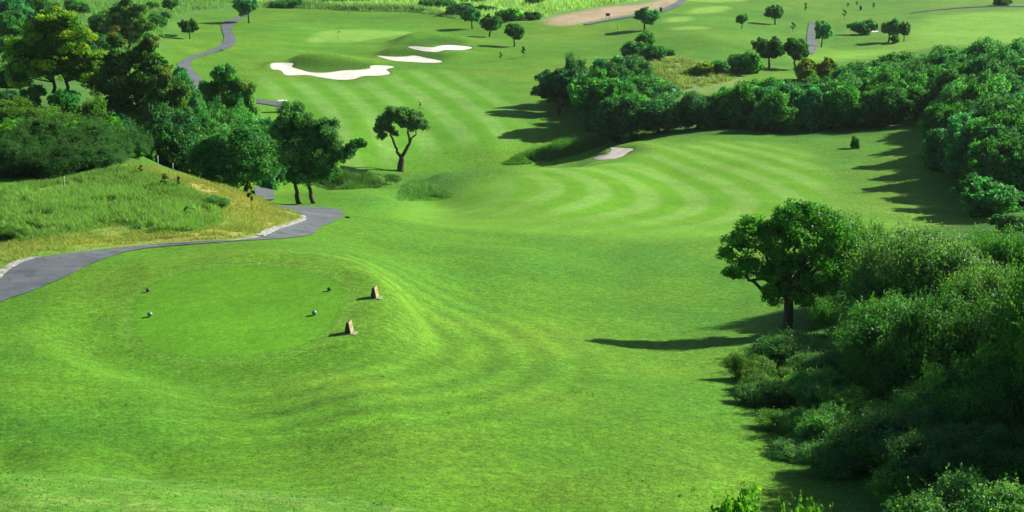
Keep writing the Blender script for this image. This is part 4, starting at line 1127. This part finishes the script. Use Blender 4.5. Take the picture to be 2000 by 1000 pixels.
def empty(name, loc, rz, label, cat, group=None):
    o = bpy.data.objects.new(name, None); COL.objects.link(o); o.location = loc; o.rotation_euler = (0, 0, rz); o.empty_display_size = .3
    return tag(o, label, cat, group)
def tee_sign(px, py, lab):
    g = at(px, py)[0]
    e = empty('tee_sign', g, math.radians(-12), lab, 'tee sign', 'stone signs beside the tee')
    b = .30
    box('base_slab', (.06, .0, -.005), (.70, .58, .05), M_SLAB, .02, e)
    prism('body', [(-.15, .05), (.15, .05), (.045, .58), (-.045, .58)], -.22, .22, M_STONE_D, .012, e)
    # sloping plaque lying on the right face, with three worn lines of lettering cut in it
    pl = prism('plaque', [(.155, .05), (.19, .05), (.085, .60), (.05, .59)], -.225, .225, M_PLAQ, .006, e)
    V, Fc = [], []
    for i, (t, l) in enumerate(((.25, .24), (.40, .30), (.55, .20))):
        x0 = .0880 + .105 * t + .006; z0 = .60 - .55 * t
        for (yy, dt) in ((-l / 2, 0), (l / 2, 0), (l / 2, .05), (-l / 2, .05)):
            V.append((x0 + .105 * dt, yy, z0 - .55 * dt))
        Fc.append((4 * i, 4 * i + 1, 4 * i + 2, 4 * i + 3))
    link('lettering', new_mesh('lettering', V, Fc, M_INK), pl)
tee_sign(681, 650, 'nearer of the two wedge-shaped stone signs with a tan plaque, beside the tee')
tee_sign(731, 581, 'farther of the two wedge-shaped stone signs with a tan plaque, beside the tee')
def uv_ball(name, r, z, mat, parent, sq=.92, seg=20, rings=12):
    bm = bmesh.new(); bmesh.ops.create_uvsphere(bm, u_segments=seg, v_segments=rings, radius=r)
    for v in bm.verts: v.co.z = v.co.z * sq + z
    me = bpy.data.meshes.new(name); bm.to_mesh(me); bm.free(); me.materials.append(mat)
    me.polygons.foreach_set('use_smooth', np.ones(len(me.polygons), bool))
    return link(name, me, parent)
def tee_marker(px, py, r, mat, cap, lab):
    g = at(px, py)[0]
    e = empty('tee_marker', g, 0, lab, 'tee marker', 'ball tee markers on the tee')
    uv_ball('ball', r, r * .92 + .015, mat, e)
    link('spike', tubes('spike', [[(0, 0, -.08, .02), (0, 0, .03, .025)]], M_STEEL, 8), e)
    link('highlight_cap', tubes('highlight_cap', [[(r * .30, r * .1, r * 1.62, r * .50), (r * .36, r * .12, r * 1.78, r * .42), (r * .40, r * .13, r * 1.86, r * .2)]], cap, 14), e)  # pale cap on the sun side stands for the ball's highlight
tee_marker(293, 619, .135, M_BALL_G, M_BALL_W, 'pale green ball marker at the near left of the tee')
tee_marker(614, 616, .135, M_BALL_G, M_BALL_W, 'pale green ball marker at the near right of the tee')
tee_marker(289, 570.5, .11, M_BALL_D, M_BALL_W, 'small dark ball marker at the far left of the tee')
tee_marker(643, 568.5, .11, M_BALL_D, M_BALL_W, 'small dark ball marker at the far right of the tee')

# dark marker block lying where the path bends, and two others by far paths
def path_block(px, py, s, lab):
    g = at(px, py)[0]
    e = empty('path_marker', g, .4, lab, 'path marker')
    prism('block', [(-.5 * s, -.02), (.5 * s, -.02), (.42 * s, .34 * s), (-.3 * s, .42 * s)], -.22 * s, .22 * s, M_BALL_D, .02 * s, e)
    prism('foot', [(-.62 * s, -.05), (.62 * s, -.05), (.62 * s, .03 * s), (-.62 * s, .03 * s)], -.3 * s, .3 * s, M_STEEL, .01 * s, e)
path_block(678, 426, .38, 'dark block on the grass at the outer edge of the near path bend')
path_block(432, 99, .7, 'small dark block on the edge of the far winding path')

# white stakes on the bank
M_WHITE = mat_plain('white_paint', (.72, .72, .70), .6, .3)
M_PALE = mat_plain('pale_stake_paint', (.42, .44, .36), .7, .2)
def stake(px, base, top, lab, m, r=.035):
    g = at(px, base)[0]; h = ZC + g[1] * float(slopes(px, top)[1]) - g[2]
    o = link('boundary_stake', tubes('boundary_stake', [[(0, 0, -.2, r), (.01, 0, h * .5, r), (.02, 0, h, r * .9)]], m, 8), None, g)
    tag(o, lab, 'stake')
stake(309, 329, 304, 'white boundary stake at the crest of the bank beside the thicket', M_PALE)
stake(127, 377, 344, 'thin pale stake in the tall grass in front of the feathery thicket', M_PALE, .025)
stake(338, 336, 318, 'thin pale stake under the olive coloured tree', M_PALE, .03)
stake(681, 27, 20, 'thin dark stake in the grass under the reed belt, left one', M_STEEL, .07)
stake(782, 27, 20, 'thin dark stake in the grass under the reed belt, right one', M_STEEL, .07)
stake(1206, 58, 43, 'thin pole on the grass below the pale edge of the distant path', M_STEEL, .05)

# flagstick on the green
g = at(660, 78)[0]
h = ZC + g[1] * float(slopes(660, 60)[1]) - g[2]
e = empty('flagstick', g, 0, 'flagstick with a small white flag standing on the green', 'flag')
link('pole', tubes('pole', [[(0, 0, -.1, .03), (0, 0, h, .025)]], M_STEEL, 8), e)
V = []; Fc = []
for i in range(5):
    for j in range(2): V += [(i * .15, .06 * math.sin(i * 1.4) + .006, h - .05 - .42 * j + .03 * i * (1 - 2 * j) * -1), ]
for i in range(5):
    for j in range(2): V += [(i * .15, .06 * math.sin(i * 1.4) - .006, h - .05 - .42 * j + .03 * i * (1 - 2 * j) * -1), ]
for i in range(4):
    Fc += [(2 * i, 2 * i + 1, 2 * i + 3, 2 * i + 2), (10 + 2 * i, 12 + 2 * i, 13 + 2 * i, 11 + 2 * i)]
Fc += [(8, 9, 19, 18), (0, 10, 11, 1)]
for i in range(4): Fc += [(2 * i, 2 * i + 2, 12 + 2 * i, 10 + 2 * i), (2 * i + 1, 11 + 2 * i, 13 + 2 * i, 2 * i + 3)]
link('flag', new_mesh('flag', V, Fc, M_WHITE), e)
g = at(659, 76)[0]

# notice board on the bare earth
M_WOOD = mat_plain('dark_timber', (.06, .045, .035), .8, .1)
g = at(1187, 36)[0]
e = empty('notice_board', g, .15, 'dark board on two posts standing on the bare earth', 'sign')
for sx in (-.45, .45): link('post', tubes('post', [[(sx, 0, -.2, .06), (sx, 0, 1.1, .06)]], M_WOOD, 8), e)
box('panel', (0, 0, .98), (1.15, .09, .62), M_WOOD, .02, e)
prism('roof', [(-.66, 1.30), (.66, 1.30), (.60, 1.38), (-.60, 1.38)], -.16, .16, M_WOOD, .01, e)
# litter bin among the far saplings
g = at(1681, 20)[0]
e = empty('litter_bin', g, 0, 'tiny dark upright bin on the grass among the far saplings', 'bin')
link('bin_body', tubes('bin_body', [[(0, 0, -.05, .30), (0, 0, .1, .34), (0, 0, 1.2, .40), (0, 0, 1.25, .36)]], M_BALL_D, 14), e)
link('lid', tubes('lid', [[(0, 0, 1.26, .43), (0, 0, 1.36, .40), (0, 0, 1.45, .22)]], M_STEEL, 14), e)
g = at(1291, 24)[0]
e = empty('litter_bin', g, 0, 'dark upright bin beside the distant grey path', 'bin')
for c in bpy.data.objects:
    if c.parent and c.parent.name == 'litter_bin':
        q = c.copy(); COL.objects.link(q); q.parent = e

# plank footbridge over the creek
M_PLANK = mat_plain('weathered_planks', (.22, .19, .14), .9, .1, .25)
a_, b_ = at(1112, 281)[0], at(1172, 277)[0]
mid = (a_ + b_) / 2; L = float(np.linalg.norm((b_ - a_)[:2])); rz = math.atan2(b_[1] - a_[1], b_[0] - a_[0])
e = empty('footbridge', (mid[0], mid[1], mid[2] + .55), rz, 'small weathered plank footbridge over the reedy creek by the bare-trunked oak', 'bridge')
box('deck', (0, 0, .0), (L * .9, 1.1, .10), M_PLANK, .01, e)
for s in (-1, 1):
    box('handrail', (0, s * .52, .62), (L * .9, .06, .07), M_PLANK, .01, e)
    for k in range(5): box('post', (-L * .42 + L * .21 * k, s * .52, .28), (.08, .08, .95), M_PLANK, .01, e)

# white golf cart behind the two-trunk oak
g = at(553, 219)[0]
e = empty('golf_cart', g, .25, 'white golf cart, only its roof showing above the two-trunk oak', 'golf cart')
M_SEAT = mat_plain('beige_seat', (.35, .30, .22), .7, .3); M_TYRE = mat_plain('black_rubber', (.02, .02, .02), .8, .2)
prism('body', [(-1.15, .28), (1.10, .28), (1.18, .55), (.95, .80), (.60, .82), (.45, .42), (-.25, .42), (-.3, .72), (-1.12, .78)], -.58, .58, M_WHITE, .04, e)
prism('seat', [(-.42, .72), (.12, .70), (.12, .80), (-.30, .84), (-.40, 1.18), (-.50, 1.18)], -.52, .52, M_SEAT, .03, e)
prism('roof', [(-.85, 1.80), (.75, 1.82), (.72, 1.90), (-.1, 1.94), (-.82, 1.89)], -.60, .60, M_WHITE, .03, e)
for x0, x1 in ((-.8, -.75), (.85, .62)):
    for s in (-1, 1): link('roof_post', tubes('roof_post', [[(x0, s * .5, .7, .025), (x1, s * .52, 1.84, .025)]], M_STEEL, 8), e)
link('steering_wheel', tubes('steering_wheel', [[(.42 + .05 * math.cos(t), .25 + .17 * math.sin(t), .95 + .16 * math.cos(t), .018) for t in np.linspace(0, 6.28, 14)], [(.62, .25, .75, .02), (.42, .25, .95, .02)]], M_TYRE, 6), e)
for x in (-.75, .75):
    for s in (-1, 1):
        w = link('wheel', tubes('wheel', [[(0, -.09, 0, .18), (0, -.085, 0, .23), (0, .085, 0, .23), (0, .09, 0, .18)]], M_TYRE, 18), e, (x, s * .52, .24))
        link('rim', tubes('rim', [[(0, -.096, 0, .13), (0, .096, 0, .13)]], M_WHITE, 16), w)

# ------------------------------------------------------------------ the walking golfer
def skin(name, joints, edges, radii, mat, parent, sub=2, root=0):
    me = bpy.data.meshes.new(name); me.from_pydata(joints, edges, []); me.update()
    o = bpy.data.objects.new(name, me); COL.objects.link(o)
    o.modifiers.new('s', 'SKIN')
    for i, v in enumerate(me.skin_vertices[0].data):
        r = radii[i]; v.radius = r if isinstance(r, tuple) else (r, r)
        v.use_root = (i == root)
    m = o.modifiers.new('d', 'SUBSURF'); m.levels = sub; m.render_levels = sub
    dg = bpy.context.evaluated_depsgraph_get(); dg.update()
    nm = bpy.data.meshes.new_from_object(o.evaluated_get(dg), depsgraph=dg)
    o.modifiers.clear(); o.data = nm; nm.name = name; nm.materials.clear(); nm.materials.append(mat)
    nm.polygons.foreach_set('use_smooth', np.ones(len(nm.polygons), bool))
    bpy.data.meshes.remove(me)
    if parent is not None: o.parent = parent
    return o
M_SKIN = mat_plain('skin', (.42, .24, .16), .55, .3); M_SHIRT = mat_plain('white_shirt', (.62, .68, .64), .8, .1); M_SHORT = mat_plain('dark_shorts', (.02, .05, .05), .85, .1)
M_HAIR = mat_plain('dark_hair', (.03, .02, .015), .7, .2); M_SHOE = mat_plain('dark_shoes', (.05, .045, .04), .6, .3)
g = at(821, 212.5)[0]
per = empty('person', g, 0, 'person in white shirt, cap and dark shorts walking left across the striped fairway', 'person')
J, E, R = [], [], []
def jn(p, r, par=None):
    J.append(p); R.append(r)
    if par is not None: E.append((par, len(J) - 1))
    return len(J) - 1
# faces -x; y is the body's left/right
pel = jn((0, 0, .93), (.15, .12)); w_ = jn((-.01, 0, 1.10), (.13, .105), pel); ch = jn((-.02, 0, 1.32), (.165, .115), w_); nb = jn((-.02, 0, 1.46), (.08, .07), ch); nk = jn((-.035, 0, 1.53), .052, nb)
hd = jn((-.055, 0, 1.62), (.078, .088), nk); jn((-.05, 0, 1.71), (.075, .085), hd); jn((-.15, 0, 1.635), .018, hd)
for s, hx, kx, ax in ((1, -.02, -.16, -.24), (-1, .02, .10, .34)):
    a = jn((hx, .10 * s, .86), .088, pel); k2 = jn((kx, .10 * s, .50), .060, a); c2 = jn(((kx * .6 + ax * .4), .10 * s, .36), .056, k2); an = jn((ax, .10 * s, .10), .038, c2)
    hl = jn((ax - .02, .10 * s, .05), .042, an); jn((ax - .17, .105 * s, .035), .034, hl)
for s, el, wr_ in ((1, (-.14, .27, 1.14), (-.36, .25, 1.10)), (-1, (.14, -.25, 1.13), (.06, -.27, .90))):
    sh = jn((-.02, .17 * s, 1.40), .062, ch); e2 = jn(el, .042, sh); w2 = jn(wr_, .028, e2)
    dv = unit(np.array(wr_) - np.array(el)); pm = np.array(wr_) + dv * .055; p2 = jn(tuple(pm), (.036, .020), w2)
    for f in range(4):
        o_ = np.array((0, (f - 1.5) * .018, 0)); ln = (.062, .075, .07, .055)[f]
        b1 = jn(tuple(pm + dv * .045 + o_), .009, p2); b2 = jn(tuple(pm + dv * (.045 + ln * .5) + o_ + np.array((0, 0, -.012))), .0085, b1); jn(tuple(pm + dv * (.045 + ln * .8) + o_ + np.array((.004, 0, -.035))), .007, b2)
    t1 = jn(tuple(pm + np.array((-.005, -.035 * s, .012))), .011, p2); jn(tuple(pm + dv * .04 + np.array((-.01, -.045 * s, .0))), .009, t1)
skin('body', J, E, R, M_SKIN, per)
skin('shirt', [(0, 0, .90), (-.01, 0, 1.10), (-.02, 0, 1.32), (-.02, 0, 1.44), (-.02, .18, 1.40), (-.10, .25, 1.24), (-.02, -.18, 1.40), (.08, -.23, 1.25)],
     [(0, 1), (1, 2), (2, 3), (2, 4), (4, 5), (2, 6), (6, 7)], [(.165, .135), (.15, .125), (.185, .135), (.10, .085), .08, .066, .08, .066], M_SHIRT, per)
skin('shorts', [(0, 0, .95), (0, 0, .88), (-.03, .10, .80), (-.12, .10, .56), (.03, -.10, .80), (.09, -.10, .56)], [(0, 1), (1, 2), (2, 3), (1, 4), (4, 5)], [(.16, .13), (.16, .13), .105, .088, .105, .088], M_SHORT, per)
cap = skin('cap', [(-.045, 0, 1.705), (-.05, 0, 1.77), (-.16, 0, 1.705)], [(0, 1), (0, 2)], [(.100, .106), (.055, .06), (.05, .012)], M_WHITE, per)
skin('hair', [(.0, 0, 1.66), (.01, 0, 1.60)], [(0, 1)], [(.075, .08), (.05, .06)], M_HAIR, per)
for ax, s in ((-.24, 1), (.34, -1)):
    skin('shoe', [(ax + .03, .10 * s, .045), (ax - .08, .10 * s, .045), (ax - .19, .105 * s, .035)], [(0, 1), (1, 2)], [.05, .046, .038], M_SHOE, per)
gc = empty('golf_club', tuple(np.array(g) + np.array((-.40, .25, 1.08))), 0, 'golf club held in the walking person\'s forward hand', 'golf club')
link('shaft', tubes('shaft', [[(.02, 0, .05, .014), (-.10, 0, -.35, .009), (-.2, 0, -.80, .008)]], M_STEEL, 8), gc)
link('club_head', tubes('club_head', [[(-.2, 0, -.80, .02), (-.24, .02, -.84, .032), (-.30, .03, -.85, .02)]], M_STEEL, 8), gc)

# ------------------------------------------------------------------ air
HZ = 0.00005
hm = bpy.data.materials.new('haze'); hm.use_nodes = True
t_ = hm.node_tree; t_.nodes.remove(t_.nodes['Principled BSDF'])
v_ = t_.nodes.new('ShaderNodeVolumePrincipled')
v_.inputs['Color'].default_value = (.80, .93, .90, 1); v_.inputs['Density'].default_value = HZ; v_.inputs['Anisotropy'].default_value = .2
t_.links.new(v_.outputs[0], t_.nodes['Material Output'].inputs['Volume'])
tag(link('haze', box('haze', (0, 1400, 45), (9000, 3400, 110), hm, 0)), kind='stuff')
